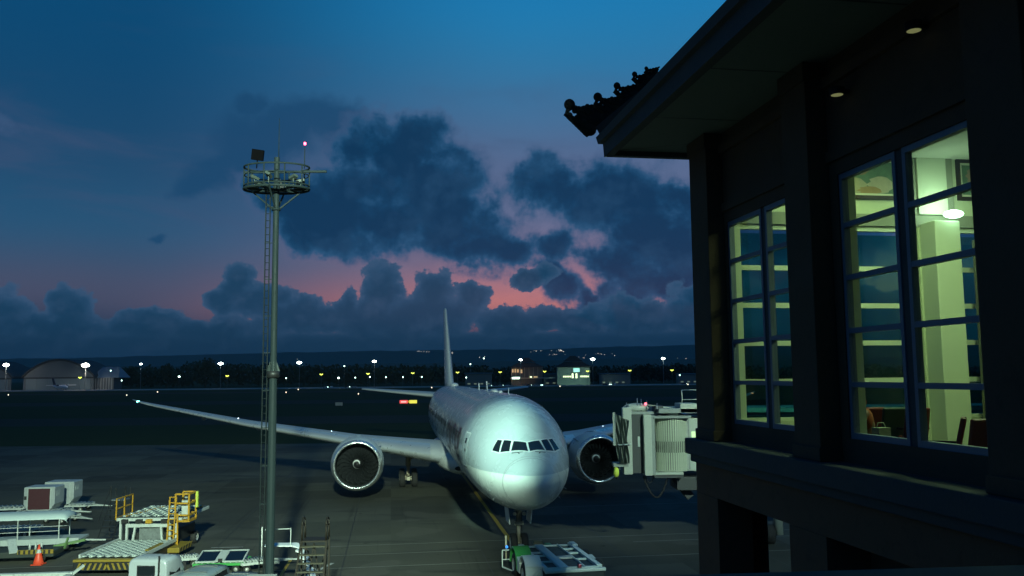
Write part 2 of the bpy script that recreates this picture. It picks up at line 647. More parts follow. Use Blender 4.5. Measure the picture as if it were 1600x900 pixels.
b_ = MB(); line_strip(b_, ac(-6, 0), ac(75, 0), 0.55); o = b_.build('stand_line_border', TAR); o.location.z = 0.004; o['kind'] = 'structure'
b_ = MB(); line_strip(b_, ac(-6, 0), ac(75, 0), 0.26); o = b_.build('stand_centreline', LINEY); o.location.z = 0.008; o['kind'] = 'structure'
b_ = MB()
for k in range(-14, 15):
    line_strip(b_, ac(-38, k * 7.5 - 2), ac(84, k * 7.5 - 2), 0.05)
for s in range(-38, 86, 11):
    line_strip(b_, ac(s + 1.3, -120), ac(s + 1.3, 120), 0.05)
o = b_.build('pavement_joint', TAR); o.location.z = 0.004; o['kind'] = 'structure'
b_ = MB()
for s, a, c_ in ((3.7, -60, 60), (6.9, -60, -2), (9.5, -11, 60), (21.5, 3, 40), (7.6, 7, 60)):
    line_strip(b_, ac(s, a), ac(s, c_), 0.09)
o = b_.build('pavement_joint', PALEJ); o.location.z = 0.008; o['kind'] = 'structure'
b_ = MB()
line_strip(b_, gnd(470, 905), gnd(520, 880), 0.2)
line_strip(b_, gnd(330, 856), gnd(380, 855), 0.12)
o = b_.build('stand_marking', LINEW); o.location.z = 0.012; o['kind'] = 'structure'

# ------------------------------------------------------------------ terminal wing (local x towards the camera, y into the building)
BB = R(9.5)
OX, OY = 4.9, 19.3
BROT = BB - math.pi / 2


def tb(x, y, z):
    return Vector((OX + x * math.sin(BB) + y * math.cos(BB), OY - x * math.cos(BB) + y * math.sin(BB), z))


BWALL = mat('brown_render', (0.085, 0.055, 0.034), 0.85, vary=0.2, scale=1.2, bump=0.4, dirt=0.3)
BSTONE = mat('dark_paras_stone', (0.06, 0.065, 0.07), 0.8, vary=0.25, scale=2.0, bump=0.5, dirt=0.3)
BFRAME = mat('blue_grey_window_frame', (0.15, 0.19, 0.26), 0.4, vary=0.08)
BSOFF = mat('pale_soffit_board', (0.13, 0.16, 0.15), 0.8, vary=0.12, dirt=0.2)
BROOF = mat('dark_roof_tile', (0.05, 0.035, 0.03), 0.8, vary=0.3)
CREAM = mat('cream_plaster', (0.55, 0.6, 0.4), 0.7, vary=0.04)
CREAMW = mat('cream_window_frame', (0.62, 0.68, 0.52), 0.5, vary=0.04)
HEADER = mat('grey_green_lintel', (0.25, 0.27, 0.2), 0.7, vary=0.05)
CARPET = mat('dark_carpet', (0.04, 0.03, 0.03), 0.95)
PANE = glass('window_glass')
PANET = glass('tinted_window_glass', (0.30, 0.72, 0.62), 0.05)

TB = thing('terminal_building', 'dark terminal wing with lit paned windows, stone ledge and deep eaves on the right', 'building', (OX, OY, 0), BROT)
ZL, ZS, ZH, ZE = 7.72, 8.66, 13.2, 15.3   # ledge bottom, sill, window head, soffit
XE = 34.0
wins = [(0.0, 3.5), (4.7, 8.1), (9.8, 13.3), (15.0, 18.5), (20.2, 23.7), (25.4, 28.9)]
# long wall around the openings
m_ = MB()
m_.bx((-1.0, 0.0, ZL), (XE, 0.28, ZS))
m_.bx((-1.0, 0.0, ZH), (XE, 0.28, ZE - 0.003))
xs = -1.0
for a, c_ in wins:
    m_.bx((xs, 0.002, ZS), (a, 0.278, ZH))
    xs = c_
m_.bx((xs, 0.002, ZS), (XE, 0.278, ZH))
m_.build('wall', BWALL, TB)
# far end wall around its openings
ends = [(0.62, 3.35), (3.54, 5.44), (6.2, 8.0)]
ee = MB()
ee.bx((-1.25, 0.282, 6.9), (-1.0, 10.0, ZS - 0.02))
ee.bx((-1.25, 0.282, ZH + 0.15), (-1.0, 10.0, ZE - 0.003))
ys = 0.282
for a, c_ in ends:
    ee.bx((-1.248, ys, ZS - 0.02), (-1.002, a, ZH + 0.15))
    ys = c_
ee.bx((-1.248, ys, ZS - 0.02), (-1.002, 10.0, ZH + 0.15))
ee.build('end_wall', BWALL, TB)
# room lining: cream faces inside
cl = MB()
cl.bx((-0.998, 0.285, ZH + 0.45), (-0.95, 9.9, ZE - 0.2))
ys = 0.285
for a, c_ in ends:
    cl.bx((-0.998, ys, 8.0), (-0.93, a, ZH + 0.15)); ys = c_
cl.bx((-0.998, ys, 8.0), (-0.93, 9.9, ZH + 0.15))
cl.bx((-0.998, 0.7, 8.0), (-0.935, 8.0, ZS - 0.02))
cl.bx((-0.95, 9.6, 8.0), (15.9, 9.8, ZE - 0.2))
cl.bx((15.9, 0.3, 8.0), (16.1, 9.9, ZE - 0.2))
cl.build('interior_wall', CREAM, TB)
MB().bx((-0.93, 0.3, ZH + 0.15), (-0.90, 9.6, ZH + 0.45)).bx((-0.95, 5.36, ZH + 0.45), (-0.88, 5.44, ZE - 0.2)).bx((-0.95, 6.28, ZH + 0.45), (-0.86, 6.45, ZE - 0.2)).build('lintel', HEADER, TB)
MB().bx((-0.95, 5.5, 8.0), (-0.35, 6.18, 13.42)).build('interior_column', CREAMW, TB, bevel=0.02)
MB().bx((-0.93, 5.46, 13.66), (-0.84, 6.26, ZE - 0.2)).build('interior_pilaster', CREAMW, TB)
MB().bx((-0.7, 6.75, 8.0), (-0.3, 7.6, 13.0)).build('interior_screen', mat('olive_panel', (0.2, 0.21, 0.13), 0.7), TB)
MB().bx((-1.0, 0.282, 7.7), (16.0, 10.0, 8.0)).build('floor', CARPET, TB)
MB().bx((-1.0, 0.282, ZE - 0.2), (16.0, 10.0, ZE - 0.02)).build('ceiling', mat('ceiling_board', (0.5, 0.52, 0.42), 0.8), TB)
# pillars
for (a, c_) in ((-1.15, -0.12), (3.55, 4.45), (8.5, 9.5), (13.6, 14.6), (18.8, 19.8), (24.0, 25.0)):
    p_ = MB().bx((a, -0.4, 8.27), (c_, -0.003, ZE - 0.003))
    p_.bx((a - 0.03, -0.44, 8.265), (c_ + 0.03, -0.003, 8.5)).bx((a - 0.03, -0.44, ZE - 0.35), (c_ + 0.03, -0.003, ZE - 0.006))
    p_.build('pillar', BWALL, TB, bevel=0.015)
# ledge: drip moulding in steps
le = MB().bx((-1.48, -0.6, 7.9), (XE, 0.0, 8.26)).bx((-1.40, -0.5, 7.72), (XE, 0.0, 7.897)).bx((-1.44, 0.003, 7.74), (-1.253, 9.0, 8.24))
le.build('ledge', BSTONE, TB, bevel=0.02)
# band under the ledge with the lower storey
lo = MB().bx((-1.3, -0.4, 7.02), (XE, 0.4, 7.717))
for a, c_ in ((-1.3, -0.08), (3.2, 4.5), (7.4, 8.7), (12.2, 13.4), (17, 18.2), (22, 23.2), (27, 28.2)):
    lo.bx((a, -0.4, 0.0), (c_, 0.4, 7.017))
lo.build('lower_wall', mat('warm_brown_render', (.13, .07, .04), .85, vary=.25, scale=1.1, bump=.4, dirt=.4), TB, bevel=0.01)
MB().bx((-1.25, 0.403, 0.0), (-0.85, 1.12, 6.89)).bx((3.0, 0.403, 0), (XE, 0.9, 6.9)).bx((3.1, 8.2, 0), (XE, 8.6, 6.9)).build('core_wall', BWALL, TB)
MB().bx((-1.0, 0.403, 7.2), (XE, 10, 7.68)).build('floor_slab', BSTONE, TB)
# frieze mouldings above the windows
MB().bx((-0.11, -0.06, ZH + 0.25), (XE, -0.002, ZH + 0.45)).bx((-0.11, -0.1, ZE - 0.5), (XE, -0.002, ZE - 0.3)).build('moulding', BWALL, TB)
# windows
WZ = [ZS + i * (ZH - ZS) / 5 for i in range(6)]
pane_me = {}
for wi, (a, c_) in enumerate(wins):
    mid = (a + c_) / 2
    for (x0, x1) in ((a, mid - 0.09), (mid + 0.09, c_)):
        f = MB()
        fw = 0.08
        f.bx((x0, 0.03, ZS), (x0 + fw, 0.15, ZH)).bx((x1 - fw, 0.03, ZS), (x1, 0.15, ZH))
        f.bx((x0 + fw, 0.032, ZS), (x1 - fw, 0.148, ZS + 0.1)).bx((x0 + fw, 0.032, ZH - 0.1), (x1 - fw, 0.148, ZH))
        for z in WZ[1:-1]:
            f.bx((x0 + fw, 0.034, z - 0.045), (x1 - fw, 0.146, z + 0.045))
        fo = f.build('window', BFRAME, TB)
        for k in range(5):
            key = round(x1 - x0, 3)
            if key not in pane_me:
                pm = MB().bx((0, 0.085, 0), (x1 - x0 - 2 * fw, 0.093, WZ[1] - WZ[0] - 0.09)).mesh('pane')
                pm.materials.append(PANE)
                pane_me[key] = pm
            po = bpy.data.objects.new('pane', pane_me[key])
            C.objects.link(po)
            po.parent = fo
            po.location = (x0 + fw, 0, WZ[k] + 0.045)
    MB().bx((mid - 0.09, 0.05, ZS), (mid + 0.09, 0.2, ZH)).build('mullion', BSTONE, TB)
for a, c_ in wins[:3]:
    MB().bx((a + .002, 0.155, ZS + .003), (a + .03, 0.31, ZH - .003)).build('reveal', CREAMW, TB)
    MB().bx((c_ - .03, 0.155, ZS + .003), (c_ - .002, 0.31, ZH - .003)).build('reveal', CREAMW, TB)
    MB().bx((a + .032, 0.205, ZS + .003), (c_ - .032, 0.34, ZS + .03)).build('inner_sill', CREAMW, TB)
# windows of the far end wall, cream bars inside
for (y0, y1) in ends:
    f = MB()
    f.bx((-1.12, y0, ZS - 0.02), (-1.0, y0 + 0.09, ZH + 0.15)).bx((-1.12, y1 - 0.09, ZS - 0.02), (-1.0, y1, ZH + 0.15))
    for z in WZ[:-1] + [ZH + 0.09]:
        f.bx((-1.118, y0 + 0.09, z - 0.06), (-0.98, y1 - 0.09, z + 0.06))
    fo = f.build('window', CREAMW, TB)
    for k in range(5):
        MB().bx((-1.07, y0 + 0.09, WZ[k] + 0.06), (-1.06, y1 - 0.09, WZ[k + 1] - 0.06)).build('pane', PANET, fo)
# soffit, fascia and roof
EX, EY = -2.1, -2.25
MB().bx((EX + 0.2, EY + 0.2, ZE), (XE, 12.0, ZE + 0.06)).build('soffit', BSOFF, TB)
so = MB()
for k in range(1, 12):
    so.bx((EX + k * 3.0, EY + 0.2, ZE - 0.006), (EX + k * 3.0 + 0.03, -0.02, ZE - 0.001))
so.add([(EX + 0.2, EY + 0.2, ZE - 0.012), (EX + 0.24, EY + 0.17, ZE - 0.012), (-1.0, -0.42, ZE - 0.012), (-1.04, -0.39, ZE - 0.012)], [(0, 1, 2, 3)])
so.build('soffit_joint', DARKM, TB, kind='stuff')
fa = MB()
sec = [(0.2, 0.0), (0.2, -0.12), (0.0, -0.12), (-0.02, 0.22), (-0.12, 0.24), (-0.16, 0.42), (0.1, 0.5), (0.25, 0.3)]   # outward offset (negative = out), height
rows = []
for (dx, dz) in sec + [sec[0]]:
    rows.append([(XE, EY + dx, ZE + dz), (EX + dx, EY + dx, ZE + dz), (EX + dx, 12.0, ZE + dz)])
fa.grid(rows, False)
fa.build('fascia', BSTONE, TB)
rf = MB()
pitch_ = math.tan(R(38))
r0 = ZE + 0.47
apx = 6.5
rf.add([(EX - 0.1, EY - 0.1, r0), (XE, EY - 0.1, r0), (XE, EY + apx, r0 + apx * pitch_), (EX + apx, EY + apx, r0 + apx * pitch_),
        (EX - 0.1, 2 * apx + EY, r0), (XE, 2 * apx + EY, r0)],
       [(0, 1, 2, 3), (0, 3, 4), (3, 2, 5, 4), (0, 4, 5, 1)])
ro = rf.build('roof', BROOF, TB)
hp = MB()
hp.bar((EX - 0.05, EY - 0.05, r0 + 0.05), (EX + apx, EY + apx, r0 + apx * pitch_ + 0.05), 0.34, 0.26)
hp.build('hip_ridge', BROOF, ro)
tl = MB()
for k in range(60):
    x = EX + 0.1 + k * 0.32
    tl.tube((x, EY + 0.05, r0 + 0.02), (x, EY + 0.5, r0 + 0.4), 0.08, 6)
tl.build('tile_end', BROOF, ro, kind='stuff')
# added bracket lamps in place of glass reflections of indoor lights
for (px, py) in ((1428, 50), (1308, 150)):
    d = ray(px, py)
    n_ = Vector((math.cos(BB), math.sin(BB), 0))
    k = ((Vector((OX, OY, 0)) - n_ * 0.22 - Vector((0, 0, CAMZ))).dot(n_)) / d.dot(n_)
    wp = Vector((0, 0, CAMZ)) + d * k
    lp = Matrix.Rotation(-BROT, 3, 'Z') @ (wp - Vector((OX, OY, 0)))
    dl = MB().lathe([(0.02, 0.12), (0.14, 0.13), (0.15, 0.0)], 'Z', (lp.x, lp.y, lp.z), 14).bx((lp.x - 0.04, lp.y, lp.z + 0.05), (lp.x + 0.04, -0.002, lp.z + 0.11)).build('reflection_lamp', DARKM, TB)
    MB().lathe([(0.018, 0.0), (0.018, 0.1)], 'Z', (lp.x, lp.y, lp.z), 14).build('lens', emit('dim_reflection_glow', (0.7, 0.72, 0.3), 0.2), dl)

# carved curls along the hip
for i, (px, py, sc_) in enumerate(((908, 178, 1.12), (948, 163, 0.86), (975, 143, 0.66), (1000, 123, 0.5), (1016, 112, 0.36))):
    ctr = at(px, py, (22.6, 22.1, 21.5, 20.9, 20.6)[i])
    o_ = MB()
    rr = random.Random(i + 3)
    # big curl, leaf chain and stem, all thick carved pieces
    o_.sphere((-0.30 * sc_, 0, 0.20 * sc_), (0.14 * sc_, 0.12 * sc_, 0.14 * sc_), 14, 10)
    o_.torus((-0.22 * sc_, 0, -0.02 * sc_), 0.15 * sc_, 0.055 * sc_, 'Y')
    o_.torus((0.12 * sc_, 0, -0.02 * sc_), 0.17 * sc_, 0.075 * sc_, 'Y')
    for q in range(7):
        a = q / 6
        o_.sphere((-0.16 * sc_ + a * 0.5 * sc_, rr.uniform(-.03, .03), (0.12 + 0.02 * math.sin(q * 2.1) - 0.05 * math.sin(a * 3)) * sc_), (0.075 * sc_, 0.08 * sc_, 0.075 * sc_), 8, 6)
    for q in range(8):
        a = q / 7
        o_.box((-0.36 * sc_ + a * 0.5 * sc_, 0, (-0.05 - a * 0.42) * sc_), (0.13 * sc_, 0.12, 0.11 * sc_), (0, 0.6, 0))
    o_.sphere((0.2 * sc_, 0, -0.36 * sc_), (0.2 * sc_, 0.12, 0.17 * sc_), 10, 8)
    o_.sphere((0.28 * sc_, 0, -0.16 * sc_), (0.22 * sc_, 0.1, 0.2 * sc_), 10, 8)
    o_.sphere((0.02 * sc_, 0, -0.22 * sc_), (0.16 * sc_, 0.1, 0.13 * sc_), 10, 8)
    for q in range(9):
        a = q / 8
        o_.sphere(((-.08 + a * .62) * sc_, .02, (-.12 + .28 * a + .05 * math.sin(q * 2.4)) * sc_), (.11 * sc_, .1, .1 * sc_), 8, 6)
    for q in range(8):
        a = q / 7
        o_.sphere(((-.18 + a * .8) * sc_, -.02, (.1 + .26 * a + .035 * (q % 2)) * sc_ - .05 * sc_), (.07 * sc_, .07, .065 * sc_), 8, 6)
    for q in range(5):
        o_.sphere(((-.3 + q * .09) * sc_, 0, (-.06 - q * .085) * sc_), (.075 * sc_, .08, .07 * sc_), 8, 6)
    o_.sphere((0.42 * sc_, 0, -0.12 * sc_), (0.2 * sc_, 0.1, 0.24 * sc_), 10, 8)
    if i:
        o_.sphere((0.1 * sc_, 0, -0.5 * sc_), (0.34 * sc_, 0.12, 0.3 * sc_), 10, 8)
    oo = o_.build('roof_ornament', mat('ornament_shade_black', (.012, .012, .013), .85, spec=.2), None, loc=ctr, rotz=R(20))  # shade put into the colour: near-black although the floodlights reach it
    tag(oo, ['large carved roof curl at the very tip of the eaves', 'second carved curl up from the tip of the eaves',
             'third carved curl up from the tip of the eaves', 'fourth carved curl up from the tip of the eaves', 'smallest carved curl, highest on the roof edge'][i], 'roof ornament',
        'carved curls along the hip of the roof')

# the main terminal the photograph was taken from: its window sill runs along the bottom of the view
MT = thing('main_terminal', 'near terminal building whose dark window sill runs along the bottom edge, with an added shadow block behind', 'building', (0, -0.55, 0))
MB().box((1.6, 1.52, 9.497), (9.0, 0.5, 0.08), (0, -0.012, 0.03)).build('window_sill', mat('dark_green_sill', (0.022, 0.035, 0.03), 0.6, vary=0.1), MT)
MB().box((1.6, 1.2, 4.6), (8.6, 0.9, 9.2)).build('sill_wall', BWALL, MT)
MB().prism([(2.33, 0), (2.33, 34), (40, 34), (40, 0)], -5.5, 0, 'Y').build('shadow_block', BWALL, MT, bevel=0.05)  # unseen mass added behind the camera to shadow nose, eaves and wing
MB().bx((-3, -5.5, 0), (2.3, 0, 12.5)).build('lower_block', BWALL, MT, bevel=0.05)

# ------------------------------------------------------------------ what is inside the lit lounge
def area(name, loc, target, sx, sy, energy, color):
    d = bpy.data.lights.new(name, 'AREA')
    d.shape = 'RECTANGLE'
    d.size, d.size_y = sx, sy
    d.energy = energy
    d.color = color
    o = bpy.data.objects.new(name, d)
    C.objects.link(o)
    o.location = loc
    o.rotation_euler = (Vector(target) - Vector(loc)).to_track_quat('-Z', 'Y').to_euler()
    return o


area('ceiling_lamp', tb(4, 5.0, 15.0), tb(4, 5.0, 8), 0.6, 4.0, 270, (0.72, 1.0, 0.46))
area('ceiling_lamp', tb(1.2, 3.0, 15.0), tb(0.6, 3.0, 8), 0.6, 4.0, 150, (0.72, 1.0, 0.46))
# lamp on the inner column
lc = tb(-0.25, 5.95, 13.56)
wl = MB().sphere((0, 0, 0), (0.24, 0.16, 0.1), 14, 8).build('wall_lamp', emit('lamp_glow', (0.6, 1.0, 0.68), 9), None, loc=lc)
tag(wl, 'glowing uplight on the inner column behind the right-hand window', 'lamp')
pl_ = bpy.data.lights.new('wall_lamp_light', 'POINT'); pl_.energy = 26; pl_.color = (0.7, 1.0, 0.7); pl_.shadow_soft_size = 0.12
po_ = bpy.data.objects.new('wall_lamp_light', pl_); C.objects.link(po_); po_.location = tb(-0.3, 5.9, 13.85)


def painting(y0, y1, z0, z1, blobs, label):
    t_ = thing('painting', label, 'painting', tb(-0.94, (y0 + y1) / 2, z0), BROT, 'framed paintings on the lounge wall')
    w_, h_ = (y1 - y0), (z1 - z0)
    f = MB()
    for a, b2 in (((-w_ / 2, 0), (w_ / 2, 0.09)), ((-w_ / 2, h_ - 0.09), (w_ / 2, h_)), ((-w_ / 2, 0.09), (-w_ / 2 + 0.09, h_ - 0.09)), ((w_ / 2 - 0.09, 0.09), (w_ / 2, h_ - 0.09))):
        f.bx((0, a[0], a[1]), (0.07, b2[0], b2[1]))
    f.build('frame', mat('dark_wood', (0.03, 0.02, 0.012), 0.5), t_)
    f = MB()
    e = 0.092
    for a, b2 in (((-w_ / 2 + e, e), (w_ / 2 - e, e + 0.05)), ((-w_ / 2 + e, h_ - e - 0.05), (w_ / 2 - e, h_ - e)), ((-w_ / 2 + e, e + .05), (-w_ / 2 + e + 0.05, h_ - e - .05)), ((w_ / 2 - e - 0.05, e + .05), (w_ / 2 - e, h_ - e - .05))):
        f.bx((0.01, a[0], a[1]), (0.05, b2[0], b2[1]))
    f.build('mount', mat('pale_mount', (0.6, 0.6, 0.45), 0.6), t_)
    MB().bx((0.005, -w_ / 2 + 0.09, 0.09), (0.03, w_ / 2 - 0.09, h_ - 0.09)).build('canvas', mat('green_canvas', (0.1, 0.17, 0.11), 0.8, vary=0.5, scale=4), t_)
    for k, (bx_, bz, rx, rz, col) in enumerate(blobs):
        n = 18
        d = MB()
        pts = [(0.033 + 0.002 * k, bx_ * w_ + rx * w_ * math.cos(2 * math.pi * i / n) * (1 + 0.2 * math.sin(3 * i)), bz * h_ + rz * h_ * math.sin(2 * math.pi * i / n)) for i in range(n)]
        d.add(pts, [tuple(range(n))])
        d.build('paint_shape', mat('paint_%d' % (hash(col) % 9973), col, 0.8, vary=0.35, scale=5), t_)


painting(3.3, 5.0, 14.02, 15.1, [(-0.22, 0.3, 0.2, 0.2, (0.32, 0.3, 0.2)), (0.2, 0.34, 0.2, 0.2, (0.36, 0.33, 0.24)), (0.02, 0.2, 0.18, 0.1, (0.3, 0.2, 0.08)),
                                 (-0.1, 0.7, 0.12, 0.14, (0.22, 0.16, 0.09))], 'framed painting of pale rounded shapes in the upper left pane of the near window')
painting(6.6, 7.9, 14.05, 15.1, [(0.0, 0.3, 0.25, 0.2, (0.25, 0.28, 0.2)), (-0.15, 0.6, 0.14, 0.2, (0.3, 0.2, 0.14))], 'tall framed painting cut off by the pillar, right of the bright wall')

# lounge seats
SEATM = mat('maroon_leather', (0.16, 0.03, 0.02), 0.45, vary=0.15)
SEATG = mat('dark_green_leather', (0.03, 0.055, 0.04), 0.45, vary=0.15)


def seat(loc, rz, m, label):
    t_ = thing('lounge_seat', label, 'seat', loc, rz, 'lounge seats behind the near window')
    MB().box((0, 0.12, 0.42), (0.52, 0.52, 0.1), (0.06, 0, 0)).build('seat_pad', m, t_, bevel=0.03)
    MB().box((0, -0.2, 0.74), (0.52, 0.09, 0.62), (0.22, 0, 0)).build('backrest', m, t_, bevel=0.03)
    for s_ in (-1, 1):
        MB().bar((s_ * 0.28, -0.15, 0.62), (s_ * 0.28, 0.3, 0.62), 0.05, 0.04).build('armrest', DARKM, t_)
        MB().bar((s_ * 0.2, -0.1, 0.0), (s_ * 0.2, 0.1, 0.38), 0.04).build('leg', DARKM, t_)
    return t_


def inroom(px, Y, z=8.0):
    p = at(px, 600, Y)
    return (p.x, p.y, z)


seat(inroom(1474, 14.0), R(62), SEATM, 'maroon lounge seat turned sideways beside the cream column')
seat(inroom(1518, 13.6), R(12), SEATM, 'maroon lounge seat seen from behind, nearest the dark pillar')
seat(inroom(1352, 18.2), R(8), SEATM, 'maroon lounge seat beside the seated person')
seat(inroom(1385, 18.0), R(8), SEATG, 'dark green lounge seat between two maroon seats')
seat(inroom(1420, 17.8), R(8), SEATM, 'maroon lounge seat right of the green seat')


# seated traveller behind the left pane of the near window
def skinned(name, verts, edges, radii, m, parent, root=0, sub=1):
    me = bpy.data.meshes.new(name)
    me.from_pydata([tuple(v) for v in verts], edges, [])
    o = bpy.data.objects.new(name, me)
    C.objects.link(o)
    if parent: o.parent = parent
    sk = o.modifiers.new('skin', 'SKIN')
    sk.use_smooth_shade = True
    for i, r in enumerate(radii):
        me.skin_vertices[0].data[i].radius = (r, r) if not hasattr(r, '__len__') else r
        me.skin_vertices[0].data[i].use_root = (i == root)
    if sub:
        sb = o.modifiers.new('sub', 'SUBSURF'); sb.levels = sb.render_levels = sub
    me.materials.append(m)
    return o


pp = inroom(1353, 16.6)
PE = thing('person', 'seated person in an orange headscarf looking down, behind the left pane of the near window', 'person', pp, R(70))
BODYM = mat('person_skin_and_dark_clothes', (.16, .09, .06), .7)
# pelvis, spine, chest, neck, head base, head top; arms to lap; legs
V_ = [(0, 0, .5), (0, -.02, .66), (0, .02, .82), (0, .05, .98), (0, .12, 1.08), (0, .17, 1.18), (0, .18, 1.27),
      (.18, .05, .96), (.24, .10, .74), (.10, .30, .66), (.05, .36, .66), (-.18, .05, .96), (-.24, .10, .74), (-.10, .30, .66), (-.05, .36, .68),
      (.1, .05, .5), (.12, .46, .5), (.12, .48, .08), (.12, .62, .04), (-.1, .05, .5), (-.12, .46, .5), (-.12, .48, .08), (-.12, .62, .04)]
E_ = [(0, 1), (1, 2), (2, 3), (3, 4), (4, 5), (5, 6), (3, 7), (7, 8), (8, 9), (9, 10), (3, 11), (11, 12), (12, 13), (13, 14), (0, 15), (15, 16), (16, 17), (17, 18), (0, 19), (19, 20), (20, 21), (21, 22)]
R_ = [.15, .14, .15, .12, .055, .095, .07, .06, .045, .035, .03, .06, .045, .035, .03, .09, .065, .045, .035, .09, .065, .045, .035]
skinned('body', V_, E_, R_, BODYM, PE)
MB().sphere((0, .14, 1.2), (.115, .135, .14), 14, 10).build('headscarf', mat('orange_cloth', (.55, .12, .03), .8), PE)
MB().sphere((0, .02, .84), (.17, .13, .24), 14, 10).build('shirt', mat('dark_orange_cloth', (.3, .07, .02), .8), PE)
for s_ in (-1, 1):
    for k in range(4):
        MB().tube((s_ * .05 + k * .012 * -s_, .36, .66), (s_ * .03, .42 - .01 * k, .675 - .01 * k), .009, 6).build('finger', BODYM, PE)
MB().sphere((0, .275, 1.17), (.015, .02, .02), 6, 4).build('nose', BODYM, PE)
MB().box((0, .40, .70), (.075, .15, .012), (.5, 0, 0)).build('held_phone', mat('pale_phone', (.6, .65, .6), .3), PE)
b__ = MB().box((0, 0, .17), (.26, .2, .24)).path([(-.1, 0, .29), (-.06, 0, .38), (.06, 0, .38), (.1, 0, .29)], .01)
tag(b__.build('travel_bag', mat('pale_bag_cloth', (.3, .33, .26), .8, vary=.4, scale=6, bump=.5), None, bevel=.06, loc=inroom(1373, 16.2, 8.45), rotz=.3), 'pale travel bag on the seat beside the person in orange', 'bag')


# ------------------------------------------------------------------ airliner
AC = thing('airliner', 'large white twin-engined airliner facing the camera on its stand, dark titles on its side', 'aircraft', (ACX, ACY, 0), ACR)


def pchip(xs, ys):
    xs, ys = np.array(xs, float), np.array(ys, float)
    h = np.diff(xs); d = np.diff(ys) / h
    m = np.zeros(len(xs))
    for i in range(1, len(xs) - 1):
        if d[i - 1] * d[i] > 0:
            w1, w2 = 2 * h[i] + h[i - 1], h[i] + 2 * h[i - 1]
            m[i] = (w1 + w2) / (w1 / d[i - 1] + w2 / d[i])
    m[0], m[-1] = d[0], d[-1]

    def f(x):
        x = min(max(x, xs[0]), xs[-1])
        i = min(int(np.searchsorted(xs, x, 'right')) - 1, len(xs) - 2)
        t = (x - xs[i]) / h[i]
        return ((2 * t**3 - 3 * t**2 + 1) * ys[i] + (t**3 - 2 * t**2 + t) * h[i] * m[i] + (-2 * t**3 + 3 * t**2) * ys[i + 1] + (t**3 - t**2) * h[i] * m[i + 1])
    return f


FS = [  # s, top, bottom, z of greatest width, half width
    (0, 4.25, 4.25, 4.25, 0.0), (0.15, 4.66, 3.84, 4.25, .46), (.5, 5.02, 3.46, 4.27, .86), (1, 5.36, 3.16, 4.32, 1.25), (1.8, 5.80, 2.92, 4.42, 1.70),
    (2.4, 6.12, 2.80, 4.52, 1.97), (3.0, 6.62, 2.71, 4.64, 2.2), (3.7, 7.20, 2.63, 4.8, 2.43), (4.4, 7.62, 2.57, 4.95, 2.6), (5.4, 8.0, 2.52, 5.12, 2.78), (7, 8.36, 2.47, 5.32, 2.95),
    (9, 8.57, 2.45, 5.47, 3.06), (11.5, 8.65, 2.45, 5.55, 3.1), (30, 8.65, 2.45, 5.55, 3.1), (46, 8.65, 2.47, 5.55, 3.1), (50, 8.65, 2.75, 5.65, 3.06), (55, 8.64, 3.7, 6.0, 2.85),
    (60, 8.58, 4.95, 6.6, 2.4), (65, 8.42, 6.1, 7.15, 1.75), (70, 8.12, 7.0, 7.55, .85), (72.8, 7.85, 7.35, 7.6, .18)]
sq = [math.sqrt(r[0]) for r in FS]
F_top, F_bot, F_mid, F_hw = [pchip(sq, [r[k] for r in FS]) for k in (1, 2, 3, 4)]


def fus(s, th, off=0.0):
    """point on the fuselage skin; th from the top, positive to the picture's right (port)"""
    q = math.sqrt(max(s, 0))
    t, b, m, h = F_top(q), F_bot(q), F_mid(q), F_hw(q)
    c, sn = math.cos(th), math.sin(th)
    v = (t - m) if c > 0 else (m - b)
    p = Vector((h * sn, s, m + v * c))
    if off:
        n = Vector((sn * v, 0, c * h))
        if n.length > 1e-6: n.normalize()
        # tilt forward with the local slope
        q2 = math.sqrt(s + 0.05)
        dh = (F_hw(q2) - h) / 0.05
        dt = ((F_top(q2) - t) if c > 0 else (b - F_bot(q2))) / 0.05
        n.y = -(dh * abs(sn) + dt * abs(c))
        n.normalize()
        p = p + n * off
    return p


def th_of(s, z, side):
    q = math.sqrt(max(s, 0))
    t, b, m = F_top(q), F_bot(q), F_mid(q)
    c = (z - m) / ((t - m) if z > m else (m - b))
    return side * math.acos(min(max(c, -1), 1))


def skin_patch(mb, s0, s1, z0, z1, side, off, n=4, m=5):
    mb.grid([[fus(s0 + (s1 - s0) * i / n, th_of(s0 + (s1 - s0) * i / n, z0 + (z1 - z0) * j / m, side), off) for j in range(m + 1)] for i in range(n + 1)])


def quad_patch(mb, cs, off, n=4):
    """cs: four corners as (s, th), in order round the patch"""
    rows = []
    for i in range(n + 1):
        a = i / n
        r = []
        for j in range(n + 1):
            b = j / n
            s = (cs[0][0] * (1 - a) + cs[1][0] * a) * (1 - b) + (cs[3][0] * (1 - a) + cs[2][0] * a) * b
            t = (cs[0][1] * (1 - a) + cs[1][1] * a) * (1 - b) + (cs[3][1] * (1 - a) + cs[2][1] * a) * b
            r.append(fus(s, t, off))
        rows.append(r)
    mb.grid(rows)


